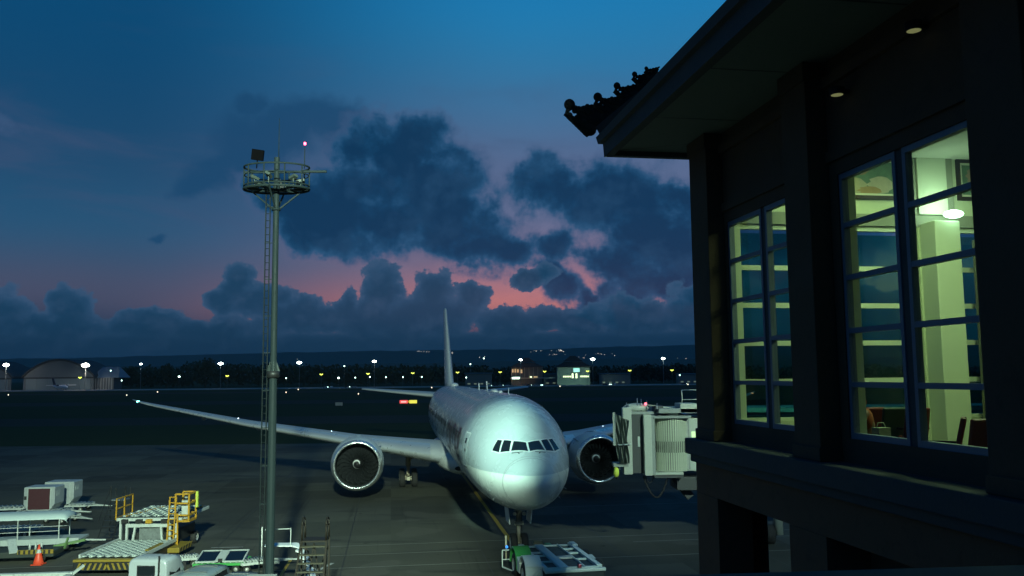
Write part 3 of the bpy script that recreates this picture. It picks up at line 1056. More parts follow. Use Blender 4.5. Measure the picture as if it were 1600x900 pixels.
def livery():
    m = bpy.data.materials.new('airliner_paint')
    m.use_nodes = True
    t = NT(m.node_tree)
    b = t.n['Principled BSDF']
    tcn = t.new('ShaderNodeTexCoord')
    sp = t.new('ShaderNodeSeparateXYZ')
    t.link(tcn.outputs['Object'], sp.inputs[0])
    lv = t.math('MULTIPLY_ADD', t.maprange(sp.outputs[1], 0, 14), 0.1, 4.80)
    up = t.maprange(t.math('SUBTRACT', sp.outputs[2], lv), -0.012, 0.012, smooth=False)
    n = t.noise(tcn.outputs['Object'], 1.2, 5, 0.6)
    c = t.mix(up, (0.74, 0.75, 0.69, 1), (0.40, 0.44, 0.45, 1))
    st = t.noise(t.vmath('MULTIPLY', tcn.outputs['Object'], (0.6, 0.6, 0.25)), 1.5, 6, 0.65)
    c = t.mix(t.math('MULTIPLY', t.maprange(st.outputs[0], 0.5, 0.8), 0.05), c, (0.22, 0.22, 0.2, 1))
    # skin joints: rings every few metres
    wv = t.math('PINGPONG', t.math('ADD', sp.outputs[1], -1.35), 2.65)
    jr = t.math('MULTIPLY', t.math('LESS_THAN', wv, 0.014), t.math('GREATER_THAN', sp.outputs[1], 0.8))
    c = t.mix(t.math('MULTIPLY', jr, 0.55), c, (0.1, 0.1, 0.1, 1))
    t.put(b.inputs['Base Color'], c)
    t.put(b.inputs['Roughness'], t.maprange(n.outputs[0], 0.3, 0.7, 0.2, 0.32))
    b.inputs['Coat Weight'].default_value = 0.3
    b.inputs['Coat Roughness'].default_value = 0.08
    bn = t.new('ShaderNodeBump')
    bn.inputs['Strength'].default_value = 0.04
    bn.inputs['Distance'].default_value = 0.03
    t.link(t.noise(tcn.outputs['Object'], 0.9, 2, 0.5).outputs[0], bn.inputs['Height'])
    t.link(bn.outputs[0], b.inputs['Normal'])
    return m


LIV = livery()
WINGM = mat('wing_grey_paint', (0.40, 0.43, 0.45), 0.35, vary=0.08, scale=0.8, dirt=0.15)
SLATM = mat('bare_slat_metal', (0.62, 0.65, 0.66), 0.3, 0.55, vary=0.06, scale=1.0)
NACM = mat('nacelle_paint', (0.46, 0.51, 0.52), 0.32, vary=0.06, scale=0.9, dirt=0.1)
LIPM = mat('polished_lip', (0.75, 0.78, 0.78), 0.2, 0.85, vary=0.04)
BLADE = mat('fan_blade_composite', (0.03, 0.033, 0.036), 0.22, 0.3, vary=0.1)
INNER = mat('intake_lining', (0.05, 0.055, 0.055), 0.5)
TYRE = mat('tyre_rubber', (0.018, 0.018, 0.018), 0.8)
HUBM = mat('wheel_hub_metal', (0.55, 0.55, 0.5), 0.35, 0.5)
GEARM = mat('gear_strut_paint', (0.45, 0.4, 0.3), 0.4, 0.2, dirt=0.4)
TITLE = mat('maroon_title_paint', (0.07, 0.012, 0.03), 0.35, vary=0.05)

# fuselage
sts = [0.0, .01, .03, .07, .12, .2, .3, .42, .56, .72, .9, 1.1, 1.3, 1.5, 1.75, 2.0, 2.2, 2.4, 2.6, 2.8, 3.0, 3.2, 3.45, 3.7, 4.0, 4.35, 4.8, 5.4, 6, 6.8, 7.6, 8.6, 9.6, 11, 13, 16, 20, 25, 30, 35, 40, 45, 47.5, 50, 52.5, 55, 57.5, 60, 62.5, 65, 67.5, 70, 71.5, 72.8]
NT_ = 56
fm = MB()
fm.grid([[fus(s, 2 * math.pi * i / NT_) for i in range(NT_)] for s in sts], True, True)
fm.add([fus(72.8, 2 * math.pi * i / NT_) for i in range(NT_)], [tuple(range(NT_))])
FUS = fm.build('fuselage', LIV, AC)
# belly fairing with air inlet
bf = MB()
rows = []
for s, hw_, zt, zb in ((22.5, .5, 3.0, 2.6), (23.3, 1.6, 3.5, 2.3), (25, 2.9, 4.1, 2.02), (28, 3.45, 4.3, 1.9), (36, 3.55, 4.3, 1.88), (42, 3.3, 4.1, 1.95), (46, 2.4, 3.6, 2.15), (48.5, 1.0, 3.2, 2.5)):
    rows.append([(hw_ * math.copysign(abs(math.cos(a)) ** .8, math.cos(a)), s, (zt + zb) / 2 + (zt - zb) / 2 * math.copysign(abs(math.sin(a)) ** .8, math.sin(a))) for a in [2 * math.pi * i / 28 for i in range(28)]])
bf.grid(rows, True, True)
BF = bf.build('belly_fairing', mat('fairing_paint', (0.62, 0.63, 0.58), 0.3, vary=0.05, dirt=0.2), AC)
for s_ in (-1, 1):
    MB().sphere((s_ * 1.9, 23.75, 2.75), (0.34, 0.12, 0.17), 12, 8).build('air_inlet', BLACK, BF)

# cockpit windows: (s, th) corners, port side mirrored
CW = [[(1.93, .03), (2.56, .028), (2.74, .322), (2.26, .475)],
      [(2.30, .525), (2.80, .39), (3.01, .545), (2.57, .745)],
      [(2.63, .79), (3.07, .60), (3.25, .69), (3.02, .92)]]
GB = MB(); 
for side in (-1, 1):
    for cs in CW:
        cc = [(s, side * t) for s, t in cs]
        mx_s = sum(c[0] for c in cc) / 4; mx_t = sum(c[1] for c in cc) / 4
        cc = [(mx_s + (c[0] - mx_s) * 1.06, mx_t + (c[1] - mx_t) * (1.08 if cs is not CW[0] else 1.02)) for c in cc]
        cx = sum(c[0] for c in cc) / 4; ct = sum(c[1] for c in cc) / 4
        big = [(cx + (c[0] - cx) * 1.2, ct + (c[1] - ct) * 1.2) for c in cc]
        f = MB(); quad_patch(f, big, 0.012)
        fo = f.build('cockpit_window_frame', mat('window_frame_grey', (0.6, 0.63, 0.6), 0.4), FUS)
        g = MB(); quad_patch(g, cc, 0.024)
        g.build('windscreen_pane', DARKGLASS, fo)
for side in (-1, 1):   # wipers
    MB().tube(fus(1.88, side * .18, .03), fus(2.06, side * .5, .045), 0.014, 5).tube(fus(1.84, side * .3, .0), fus(1.93, side * .34, .05), 0.022, 5).build('wiper', BLACK, FUS)
# radome joint
rj = MB()
for k in range(56):
    a, b2 = 2 * math.pi * k / 56, 2 * math.pi * (k + 1) / 56
    rj.add([fus(1.32 + .18 * math.cos(a), a, .003), fus(1.32 + .18 * math.cos(b2), b2, .003), fus(1.345 + .18 * math.cos(b2), b2, .003), fus(1.345 + .18 * math.cos(a), a, .003)], [(0, 1, 2, 3)])
rj.build('radome_joint', mat('joint_grey', (0.2, 0.2, 0.19), 0.5), FUS)
# pitot probes and drain masts on the chin
for side in (-1, 1):
    for s, z in ((2.6, 3.9), (3.0, 3.4)):
        p = fus(s, th_of(s, z, side), 0.0); q = fus(s, th_of(s, z, side), .12)
        MB().tube(p, q, .02, 6).tube(q, q + Vector((0, -.22, 0)), .016, 6).build('pitot_probe', STEEL, FUS)

# small hatches, vents and stencils on the nose
for s0, z0, w_, h_, sd in ((3.2, 3.55, .42, .34, -1), (4.6, 3.3, .6, .4, -1), (2.2, 4.1, .2, .2, -1), (4.4, 4.9, .5, .3, -1), (9.6, 5.1, .5, .36, -1), (2.4, 3.5, .4, .3, 1), (4.2, 3.4, .5, .4, 1), (3.6, 5.2, .3, .25, 1), (8.8, 3.3, 1.2, .9, -1), (12.5, 3.2, 2.6, 1.3, -1)):
    h = MB()
    for a in ((s0, s0 + w_, z0 + h_ - .014, z0 + h_), (s0, s0 + w_, z0, z0 + .014), (s0, s0 + .014, z0, z0 + h_), (s0 + w_ - .014, s0 + w_, z0, z0 + h_)):
        skin_patch(h, *a, sd, 0.004, 3, 3)
    h.build('hatch_outline', mat('joint_grey', (0.2, 0.2, 0.19), 0.5), FUS)
for s0, z0, ln, sl in ((2.2, 3.3, .7, .25), (2.7, 3.05, .35, .2), (1.6, 3.5, .3, .25)):
    h = MB()
    for sd in (-1, 1):
        h.grid([[fus(s0 + ln * k / 5, th_of(s0 + ln * k / 5, z0 - sl * k / 5 + d_, sd), .006) for d_ in (0, .03)] for k in range(6)])
    h.build('scuff_mark', mat('scuff_pale', (.8, .8, .74), .4), FUS, kind='stuff')

# doors
def door(s0, s1, z0, z1, side, parent):
    e = 0.07
    f = MB()
    for a in ((s0, s1, z1 - e, z1), (s0, s1, z0, z0 + e), (s0, s0 + e, z0 + e, z1 - e), (s1 - e, s1, z0 + e, z1 - e)):
        skin_patch(f, *a, side, 0.012, 5, 8 if a[3] - a[2] > 1 else 1)
    d = MB(); skin_patch(d, s0 + e, s1 - e, z0 + e, z1 - e, side, 0.006, 5, 10)
    do = d.build('door', mat('door_paint', (0.41, 0.45, 0.46), 0.3, vary=0.04), parent)
    f.build('door_outline', mat('door_outline_white', (0.85, 0.87, 0.85), 0.35), do)
    h = MB(); skin_patch(h, s0 + .25, s0 + .6, (z0 + z1) / 2 - .12, (z0 + z1) / 2 + .02, side, 0.016, 2, 1)
    h.build('handle', DARKM, do)
    h = MB(); skin_patch(h, s0 + .35, s1 - .3, z1 - .62, z1 - .34, side, 0.016, 2, 3)
    h.build('door_window', DARKGLASS, do)
    h = MB(); skin_patch(h, s0 - .02, s1 + .02, z0 - .08, z0 - .02, side, 0.03, 5, 1)
    h.build('sill_plate', DARKM, do)


for side in (-1, 1):
    for s0 in (6.2, 20.6, 37.6, 50.2, 61.0):
        door(s0, s0 + 1.07, 4.72 + (0 if s0 < 49 else .1), 6.58, side, FUS)
# cabin windows
cwm = MB(); skin_patch(cwm, 13, 13.24, 6.05, 6.4, -1, 0.008, 1, 2)
for side in (-1, 1):
    me = {}
    s = 9.2
    k = 0
    while s < 60:
        if not any(a - 0.35 < s < a + 1.3 for a in (20.6, 37.6, 50.2)):
            if side not in me or s > 46 or s < 12:
                wmb = MB()
                wmb.grid([[fus(s + ds, th_of(s + ds, z, side), .008) - Vector((0, s, 0)) for z in (6.03, 6.14, 6.30, 6.41)] for ds in (0, .12, .24)])
                mm = wmb.mesh('cabin_window'); mm.materials.append(DARKGLASS)
                if 12 <= s <= 46: me[side] = mm
            else:
                mm = me[side]
            wo_ = bpy.data.objects.new('cabin_window', mm)
            C.objects.link(wo_); wo_.parent = FUS; wo_.location = (0, s, 0)
            k += 1
        s += 0.533 if k < 300 else 1

# titles on both sides, wrapped on the skin
def titles(side, text, s_start, z0, height):
    cu = bpy.data.curves.new('titles', 'FONT')
    cu.body = text
    cu.size = height * 1.38
    cu.resolution_u = 3
    cu.space_character = 1.12
    to = bpy.data.objects.new('titles', cu)
    me = bpy.data.meshes.new_from_object(to)
    bpy.data.objects.remove(to)
    bm = bmesh.new(); bm.from_mesh(me)
    for _ in range(2):
        es = [e for e in bm.edges if abs(e.verts[0].co.y - e.verts[1].co.y) > 0.35]
        if not es: break
        bmesh.ops.subdivide_edges(bm, edges=es, cuts=3)
        bmesh.ops.triangulate(bm, faces=bm.faces)
    for v in bm.verts:
        s = s_start - v.co.x if side < 0 else s_start + v.co.x
        v.co = fus(s, th_of(s, z0 + v.co.y, side), 0.02)
    bm.to_mesh(me); bm.free()
    me.materials.clear(); me.materials.append(TITLE)
    o = bpy.data.objects.new('titles', me)
    C.objects.link(o); o.parent = FUS
    return o


titles(-1, 'QATAR', 19.6, 4.62, 2.2)
titles(1, 'QATAR', 9.2, 4.62, 2.2)

# crown antennas, beacon, lights
MB().prism([(9.3, 8.55), (9.75, 8.55), (9.7, 9.0), (9.55, 9.02)], -.02, .02).build('antenna', WHITE, FUS)
MB().prism([(21.0, 8.6), (21.8, 8.6), (21.75, 9.3), (21.5, 9.32)], -.03, .03).build('antenna', WHITE, FUS)
MB().prism([(27.0, 8.6), (27.7, 8.6), (27.6, 9.15), (27.35, 9.16)], -.03, .03).build('antenna', WHITE, FUS)
MB().sphere((0, 13.5, 8.66), (.16, .28, .12)).build('antenna_dome', WHITE, FUS)
MB().sphere((0, 17.0, 8.66), (.3, .9, .16)).build('antenna_dome', WHITE, FUS)
MB().sphere((0, 55, 8.66), (.5, 1.2, .3)).build('antenna_dome', WHITE, FUS)


def airfoil(y, xle, ch, zle, tc_, twist=0.0, n=9):
    up, lo_ = [], []
    for i in range(n + 1):
        t = (i / n) ** 1.8
        yt = 5 * tc_ * (0.2969 * math.sqrt(t) - 0.126 * t - 0.3516 * t * t + 0.2843 * t**3 - 0.1015 * t**4)
        cam_ = 0.02 * math.sin(math.pi * t)
        up.append((t, cam_ + yt)); lo_.append((t, cam_ - yt))
    pts = lo_[::-1] + up[1:]
    return [Vector((y, xle + a * ch, zle + (b * ch) - twist * a * ch)) for a, b in pts]


def lofted(name, secs, m, parent):
    b = MB()
    b.grid(secs, True, True)
    b.add(secs[0], [tuple(range(len(secs[0])))])
    b.add(secs[-1], [tuple(range(len(secs[-1])))])
    return b.build(name, m, parent)


def wing_par(y):
    """LE, chord, z of LE, thickness at span station y"""
    ys = [2.4, 3.1, 10.0, 20.0, 30.2, 31.4, 32.4]
    le = [25.4, 26.2, 31.4, 38.2, 45.0, 46.1, 47.6]
    ch = [14.2, 13.4, 8.6, 5.4, 2.5, 1.6, .35]
    zz = [3.35, 3.42, 4.22, 5.55, 7.25, 7.5, 7.72]
    th = [.13, .13, .115, .105, .095, .09, .09]
    return [float(np.interp(y, ys, k)) for k in (le, ch, zz, th)]


for side in (-1, 1):
    ysta = [2.4, 3.1, 4.5, 6, 8, 10, 12, 14, 16, 18, 20, 22.5, 25, 27.5, 30.2, 31.4, 32.1, 32.4]
    secs = [airfoil(side * y, *(lambda p: (p[0], p[1], p[2], p[3]))(wing_par(y)), 0.03, 10) for y in ysta]
    W = lofted('wing', secs, WINGM, AC)
    # leading-edge slats, each a piece standing slightly proud
    for a, b2 in ((3.9, 8.6), (10.6, 14.4), (14.45, 18.2), (18.25, 22.0), (22.05, 25.8), (25.85, 29.6)):
        rr_ = []
        for y in np.linspace(a, b2, 5):
            le, ch, zz, tk = wing_par(y)
            sec = []
            for t, sg in ((.075, -1), (.04, -1), (.015, -1), (.004, -1), (0, 1), (.004, 1), (.02, 1), (.05, 1), (.10, 1), (.14, 1)):
                yt = 5 * tk * (0.2969 * math.sqrt(t) - 0.126 * t - 0.3516 * t * t)
                sec.append(Vector((side * y, le + t * ch - .03, zz + (0.02 * math.sin(math.pi * t) + sg * yt * 1.0) * ch + sg * .015 - .03 * t * ch)))
            rr_.append(sec)
        MB().grid(rr_).build('slat', SLATM, W)
    # flap-track fairings
    for y in (7.5, 13.5, 19.5, 25.0):
        le, ch, zz, tk = wing_par(y)
        MB().sphere((side * y, le + ch * .93, zz - .03 * ch - .28), (.22, 1.9 * (1 - y / 50), .33), 12, 10).build('flap_track_fairing', WINGM, W)
    le, ch, zz, tk = wing_par(31.6)
    MB().sphere((side * 31.5, le + .0, zz), (.16, .14, .07)).build('navigation_light', emit('green_navigation_light', (0.2, 1.0, 0.75), 12) if side < 0 else emit('red_navigation_light', (1, .1, .05), 8), W)
    for y in (12.2, 21.0):
        le, ch, zz, tk = wing_par(y)
        MB().sphere((side * y, le + ch * .3, zz + tk * .5 * ch + .05), .045).build('wing_light', emit('small_cool_lamp', (.7, .9, 1), 6), W)
    # tailplane
    secs = [airfoil(side * y, le, ch, z, .1) for y, le, ch, z in ((.6, 60.6, 7.6, 7.25), (2.0, 61.7, 7.0, 7.35), (6, 65.0, 4.9, 7.72), (10.1, 68.4, 2.7, 8.1), (10.75, 69.2, 1.9, 8.15))]
    lofted('tailplane', secs, WINGM, AC)

# fin
finr = []
for z, le, ch, tk in ((8.0, 58.0, 12.5, .085), (8.9, 60.2, 10.2, .10), (11.5, 62.9, 8.6, .10), (15.0, 66.5, 6.3, .10), (18.3, 69.8, 4.3, .10), (18.62, 70.5, 3.5, .07)):
    row = []
    for p in airfoil(0, 0, 1, 0, tk):
        row.append(Vector(((p.z - .02 * math.sin(math.pi * max(0, min(1, p.y)))) * ch, le + p.y * ch, z)))
    finr.append(row)
lofted('tail_fin', finr, mat('fin_paint', (0.5, 0.53, 0.54), 0.3, vary=0.05), AC)

# engines
def blade_mesh():
    b = MB()
    rows = []
    for i in range(9):
        a = i / 8
        r = .42 + a * 1.2
        ph = 0.30 * math.sin(a * 2.6) - 0.34 * a * a        # sickle sweep
        ch = .42 + .22 * math.sin(a * 2.6)
        st = R(30 + 34 * a)                                 # stagger
        row = []
        for k in (-.5, -.17, .17, .5):
            tang = k * ch * math.sin(st)
            axl = k * ch * math.cos(st) + .42 + .06 * math.cos(k * 3)
            ang = ph + tang / r
            row.append((r * math.sin(ang), axl, r * math.cos(ang)))
        rows.append(row)
    b.grid(rows)
    m_ = b.mesh('fan_blade')
    m_.materials.append(BLADE)
    return m_


BLM = blade_mesh()


def spiral_patch():
    b = MB()
    rows = []
    for i in range(26):
        a = i / 25
        ang = a * 5.4
        h = .10 + .40 * a
        wd = (.16 * math.sin(math.pi * min(1, a * 1.12)) ** .7 + .012)
        row = []
        for e in (-.5, .5):
            hh = max(h + e * wd, .012)
            r = .40 * (hh / .62) ** .8 + .012
            row.append((r * math.cos(ang), hh, r * math.sin(ang)))
        rows.append(row)
    b.grid(rows)
    return b


for side in (-1, 1):
    EL, ES, EZ = side * 9.65, 26.0, 2.93
    prof = [(0.0, 1.74), (0.035, 1.80), (.12, 1.86), (.3, 1.94), (.7, 2.02), (1.4, 2.075), (2.3, 2.08), (3.4, 2.0), (4.4, 1.84), (5.2, 1.62), (5.22, 1.55), (4.6, 1.5)]
    e = MB().lathe([p for p in prof if p[0] >= .3 or p[1] >= 1.94], 'Y', (EL, ES, EZ), 56)
    EN = e.build('engine', NACM, AC)
    MB().lathe([(.3, 1.945), (.12, 1.865), (.035, 1.80), (0, 1.74), (.03, 1.685), (.12, 1.655), (.26, 1.64)], 'Y', (EL, ES, EZ), 56).build('intake_lip', LIPM, EN)
    MB().lathe([(.26, 1.64), (.6, 1.62), (1.0, 1.64), (1.5, 1.68), (2.0, 1.69), (3.0, 1.60), (3.02, 0.0)], 'Y', (EL, ES, EZ), 48).build('intake_duct', INNER, EN)
    MB().lathe([(4.9, 1.15), (5.6, 1.1), (6.6, .72), (7.6, .12)], 'Y', (EL, ES, EZ), 32).build('core_nozzle', DARKM, EN)
    MB().lathe([(1.05 - .0, 0.0), (1.055, .06), (1.2, .2), (1.35, .3), (1.62, .42), (1.9, .44), (1.95, .46), (2.6, .46)], 'Y', (EL, ES, EZ), 32).build('spinner', mat('spinner_black', (.02, .02, .022), .35), EN)
    sb = spiral_patch()
    # follow the spinner's own profile
    prs = [1.05, 1.055, 1.2, 1.35, 1.62, 1.9]; prr = [0, .06, .2, .3, .42, .44]
    sb.v = [((x / max(math.hypot(x, z), 1e-6)) * (float(np.interp(1.05 + y, prs, prr)) + .012) + EL, 1.045 + y + ES, (z / max(math.hypot(x, z), 1e-6)) * (float(np.interp(1.05 + y, prs, prr)) + .012) + EZ) for x, y, z in sb.v]
    sb.build('spinner_spiral', mat('spiral_white', (.8, .82, .8), .4), EN)
    for k in range(22):
        bo = bpy.data.objects.new('fan_blade', BLM)
        C.objects.link(bo); bo.parent = EN
        bo.location = (EL, ES + 1.25, EZ)
        bo.rotation_euler = (0, 2 * math.pi * k / 22, 0)
    # pylon
    le = wing_par(9.65)
    py_ = MB()
    rows = []
    for s, zt, zb, hw_ in ((27.6, 4.98, 4.7, .06), (28.4, 5.12, 4.7, .22), (30.0, 4.95, 4.5, .27), (32.0, 4.6, 4.0, .27), (35.5, 4.3, 3.9, .2), (37, 4.1, 3.95, .04)):
        rows.append([(EL - hw_, s, zb), (EL - hw_, s, zt - .06), (EL - hw_ * .6, s, zt), (EL + hw_ * .6, s, zt), (EL + hw_, s, zt - .06), (EL + hw_, s, zb)])
    py_.grid(rows)
    py_.build('pylon', NACM, EN)
    # vortex strake on the inboard side
    a = R(48)
    x0, z0 = EL - side * 1.98 * math.sin(a), EZ + 1.98 * math.cos(a)
    x1, z1 = EL - side * 2.42 * math.sin(a), EZ + 2.42 * math.cos(a)
    MB().add([(x0, ES + .8, z0), (x0, ES + 2.3, z0), (x1, ES + 2.3, z1), (x1, ES + 1.7, z1)], [(0, 1, 2, 3)]).add([(x0 + .02, ES + .8, z0), (x0 + .02, ES + 2.3, z0), (x1 + .02, ES + 2.3, z1), (x1 + .02, ES + 1.7, z1)], [(3, 2, 1, 0)]).build('strake', WHITE, EN)

# landing gear
def wheel(parent, c, r, w_, hub=HUBM):
    t_ = MB().lathe([(-w_ / 2, r * .55), (-w_ / 2, r * .86), (-w_ * .36, r * .97), (0, r), (w_ * .36, r * .97), (w_ / 2, r * .86), (w_ / 2, r * .55)], 'X', c, 28).build('wheel', TYRE, parent)
    MB().lathe([(-w_ * .5, r * .56), (-w_ * .42, r * .5), (-w_ * .2, r * .46), (-w_ * .2, r * .2), (-w_ * .5, r * .16), (-w_ * .5, 0)], 'X', c, 20).lathe([(w_ * .5, r * .56), (w_ * .42, r * .5), (w_ * .2, r * .46), (w_ * .2, r * .2), (w_ * .5, r * .16), (w_ * .5, 0)], 'X', c, 20).build('hub', hub, t_)
    return t_


ng = MB()
ng.tube((0, 5.75, 3.0), (0, 5.85, 1.55), .16, 12).tube((0, 5.85, 1.55), (0, 5.88, .58), .095, 12).tube((-.38, 5.88, .54), (.38, 5.88, .54), .07, 10)
ng.tube((0, 5.8, 1.9), (0, 4.2, 2.9), .07, 8).bar((-.06, 6.02, 1.5), (-.06, 6.25, 1.05), .05).bar((-.06, 6.25, 1.05), (-.06, 5.98, .66), .05)
ng.box((0, 5.72, 1.62), (.5, .14, .2)).tube((-.3, 5.6, 2.35), (.3, 5.6, 2.35), .05, 8)
NG = ng.build('nose_gear', GEARM, AC)
for s_ in (-1, 1):
    wheel(NG, (s_ * .3, 5.88, .54), .54, .36)
    MB().lathe([(0, .0), (0, .11), (.09, .10), (.12, .03)], 'Y', (s_ * .26, 5.5, 2.15), 14).build('taxi_light', mat('lamp_lens', (.7, .65, .5), .1), NG)
    MB().box((s_ * .62, 6.0, 2.06), (.05, 1.5, .86), (0, s_ * .10, 0)).build('gear_door', mat('door_white', (.7, .72, .68), .35), NG, bevel=.01)
MB().tube((.12, 5.7, 2.6), (.15, 5.66, 1.2), .02, 6).tube((-.12, 5.7, 2.6), (-.16, 5.68, 1.0), .018, 6).build('hydraulic_hose', BLACK, NG)
for side in (-1, 1):
    mg = MB()
    x = side * 5.49
    mg.tube((x, 36.9, 3.9), (x, 37.05, 1.7), .24, 12).tube((x, 37.05, 1.7), (x, 37.1, .75), .16, 12)
    mg.bar((x, 35.5, .72), (x, 38.7, .66), .26, .3)
    for ds in (-1.45, 0, 1.45):
        mg.tube((x - .7, 37.1 + ds, .69), (x + .7, 37.1 + ds, .69), .08, 8)
    mg.tube((x, 37.0, 2.2), (side * 3.2, 37.0, 3.5), .1, 8).tube((x, 37.0, 2.0), (x, 34.6, 3.6), .1, 8)
    mg.bar((x - .1, 36.6, 1.6), (x - .1, 36.2, 1.0), .08)
    MG = mg.build('main_gear', GEARM, AC)
    for ds in (-1.45, 0, 1.45):
        for s_ in (-1, 1):
            wheel(MG, (x + s_ * .55, 37.1 + ds, .67), .67, .5)
    MB().box((x - side * 1.2, 37, 2.7), (.05, 2.4, 1.5), (0, side * .35, 0)).build('gear_door', mat('fairing_paint', (0.62, 0.63, 0.58), 0.3), MG)


# ------------------------------------------------------------------ floodlight mast
MY = 36.0
mp = at(421.5, 880, MY)
MASTX = mp.x
MAST = thing('floodlight_mast', 'tall grey lighting mast with round railed platform, ladder and red beacon', 'mast', (MASTX, MY, 0))
MASTM = mat('mast_shade_paint', (0.02, 0.032, 0.035), 0.6, 0.0, vary=0.15, scale=1.5, dirt=0.3, spec=0.15)  # darkness of the unlit near side put into the whole mast's colour


def mz(y, x=421):
    return at(x, y, MY).z


zj, zt, zb = mz(578), mz(250), mz(296)
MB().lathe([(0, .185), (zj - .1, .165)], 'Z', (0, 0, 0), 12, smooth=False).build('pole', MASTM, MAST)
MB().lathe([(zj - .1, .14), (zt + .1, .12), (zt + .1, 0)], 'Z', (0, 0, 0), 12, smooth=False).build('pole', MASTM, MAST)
jn = MB().lathe([(zj - .32, .19), (zj - .32, .26), (zj - .05, .27), (zj - .05, .15)], 'Z', (0, 0, 0), 12)
jn.build('joint_collar', DARKM, MAST)
for k in range(10):
    a = 2 * math.pi * k / 10
    MB().add([(.27 * math.cos(a), .27 * math.sin(a), zj - .05), (.14 * math.cos(a), .14 * math.sin(a), zj + .34), (.14 * math.cos(a + .12), .14 * math.sin(a + .12), zj + .34), (.27 * math.cos(a + .09), .27 * math.sin(a + .09), zj - .05), (.13 * math.cos(a), .13 * math.sin(a), zj - .05)], [(0, 1, 2, 3), (0, 1, 4), (3, 2, 4)]).build('gusset', mat('gusset_steel', (.06, .08, .08), .4, .3), MAST)
RP = 1.38
ztop = mz(262)
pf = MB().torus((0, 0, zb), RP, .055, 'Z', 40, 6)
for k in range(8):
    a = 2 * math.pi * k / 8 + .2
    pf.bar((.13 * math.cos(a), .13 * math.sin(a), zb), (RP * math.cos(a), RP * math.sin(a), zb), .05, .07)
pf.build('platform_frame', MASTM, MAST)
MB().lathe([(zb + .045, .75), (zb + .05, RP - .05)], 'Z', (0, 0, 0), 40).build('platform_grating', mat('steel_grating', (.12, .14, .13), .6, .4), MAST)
MB().torus((0, 0, ztop), RP, .04, 'Z', 40, 6).build('handrail', MASTM, MAST)
MB().torus((0, 0, (ztop + zb) / 2 + .12), RP * .985, .025, 'Z', 40, 6).build('middle_rail', MASTM, MAST)
MB().torus((0, 0, zb + .14), RP * .99, .04, 'Z', 40, 4).build('toe_board', MASTM, MAST)
MB().bar((-RP, .0, (ztop + zb) / 2 + .28), (RP + .75, .0, (ztop + zb) / 2 + .28), .09, .09).build('crossarm', MASTM, MAST)
for k in range(10):
    a = 2 * math.pi * k / 10 + .1
    MB().tube((RP * math.cos(a), RP * math.sin(a), zb), (RP * math.cos(a), RP * math.sin(a), ztop), .032, 6).build('railing_post', MASTM, MAST)
for a in (.1, math.pi / 2, math.pi - .1, -math.pi / 2):
    MB().bar((.14 * math.cos(a), .14 * math.sin(a), zb - .85), (1.12 * math.cos(a), 1.12 * math.sin(a), zb - .03), .06).build('brace', MASTM, MAST)
MB().lathe([(zb - .92, .135), (zb - .92, .19), (zb - .8, .19), (zb - .8, .135)], 'Z', (0, 0, 0), 12).build('brace_collar', MASTM, MAST)
MB().tube((.07, 0, zt), (.07, 0, mz(185)), .022, 6, r2=.01).build('lightning_rod', MASTM, MAST)
bx_ = at(475.5, 268, MY).x - MASTX
br_ = MB().tube((bx_, 0, ztop - .05), (bx_ + .01, 0, mz(231)), .02, 6).build('beacon_rod', MASTM, MAST)
MB().sphere((bx_ + .01, 0, mz(225)), (.055, .055, .065), 10, 8).build('beacon', emit('red_beacon', (1.0, .06, .14), 14), br_)
# floodlight on the rim and the lamp heads inside the ring
fl = MB().box((-.86, .1, mz(241)), (.5, .25, .46), (0.2, .12, .15)).bar((-.9, .1, ztop), (-.87, .1, mz(247)), .05)
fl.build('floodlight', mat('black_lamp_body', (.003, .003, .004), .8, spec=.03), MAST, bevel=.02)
for k, (a, rr_) in enumerate(((2.7, 1.0), (2.3, 1.05), (.5, 1.0), (.1, 1.0), (-.6, 1.05), (-2.4, 1.0), (1.5, 1.1), (-1.6, 1.1))):
    x, y = rr_ * math.cos(a), rr_ * math.sin(a)
    f_ = MB().box((x, y, zb + .38), (.36, .22, .12), (.5 * math.sin(a), -.3, a)).bar((x, y, zb + .05), (x, y, zb + .34), .04)
    fo = f_.build('floodlight', mat('lamp_housing', (.06, .08, .07), .5), MAST, bevel=.01)
MB().prism([(-.25, zb + .05), (.3, zb + .05), (.02, zb + .62)], .2, .5, 'Y').build('control_box', DARKM, MAST)
# ladder on the left of the pole
ldr = MB()
for x in (-.42, -.24):
    ldr.bar((x, -.05, .4), (x, -.05, zb - .02), .042, .042)
for k in range(int((zb - .6) / .3)):
    ldr.tube((-.42, -.05, .5 + k * .3), (-.24, -.05, .5 + k * .3), .015, 5)
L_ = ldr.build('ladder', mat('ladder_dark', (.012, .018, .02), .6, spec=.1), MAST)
for z in np.arange(1.5, zb, 1.55):
    MB().bar((-.45, -.05, z), (-.14, 0, z), .045, .03).build('ladder_bracket', MASTM, MAST)
MB().tube((-.3, -.14, 2.5), (-.3, -.14, 3.7), .02, 6).build('cable_conduit', WHITE, MAST)
for ch in MAST.children:
    if ch.name.split('.')[0] in ('platform_frame', 'platform_grating', 'handrail', 'middle_rail', 'toe_board', 'railing_post'):
        ch.scale = (1, .66, 1)
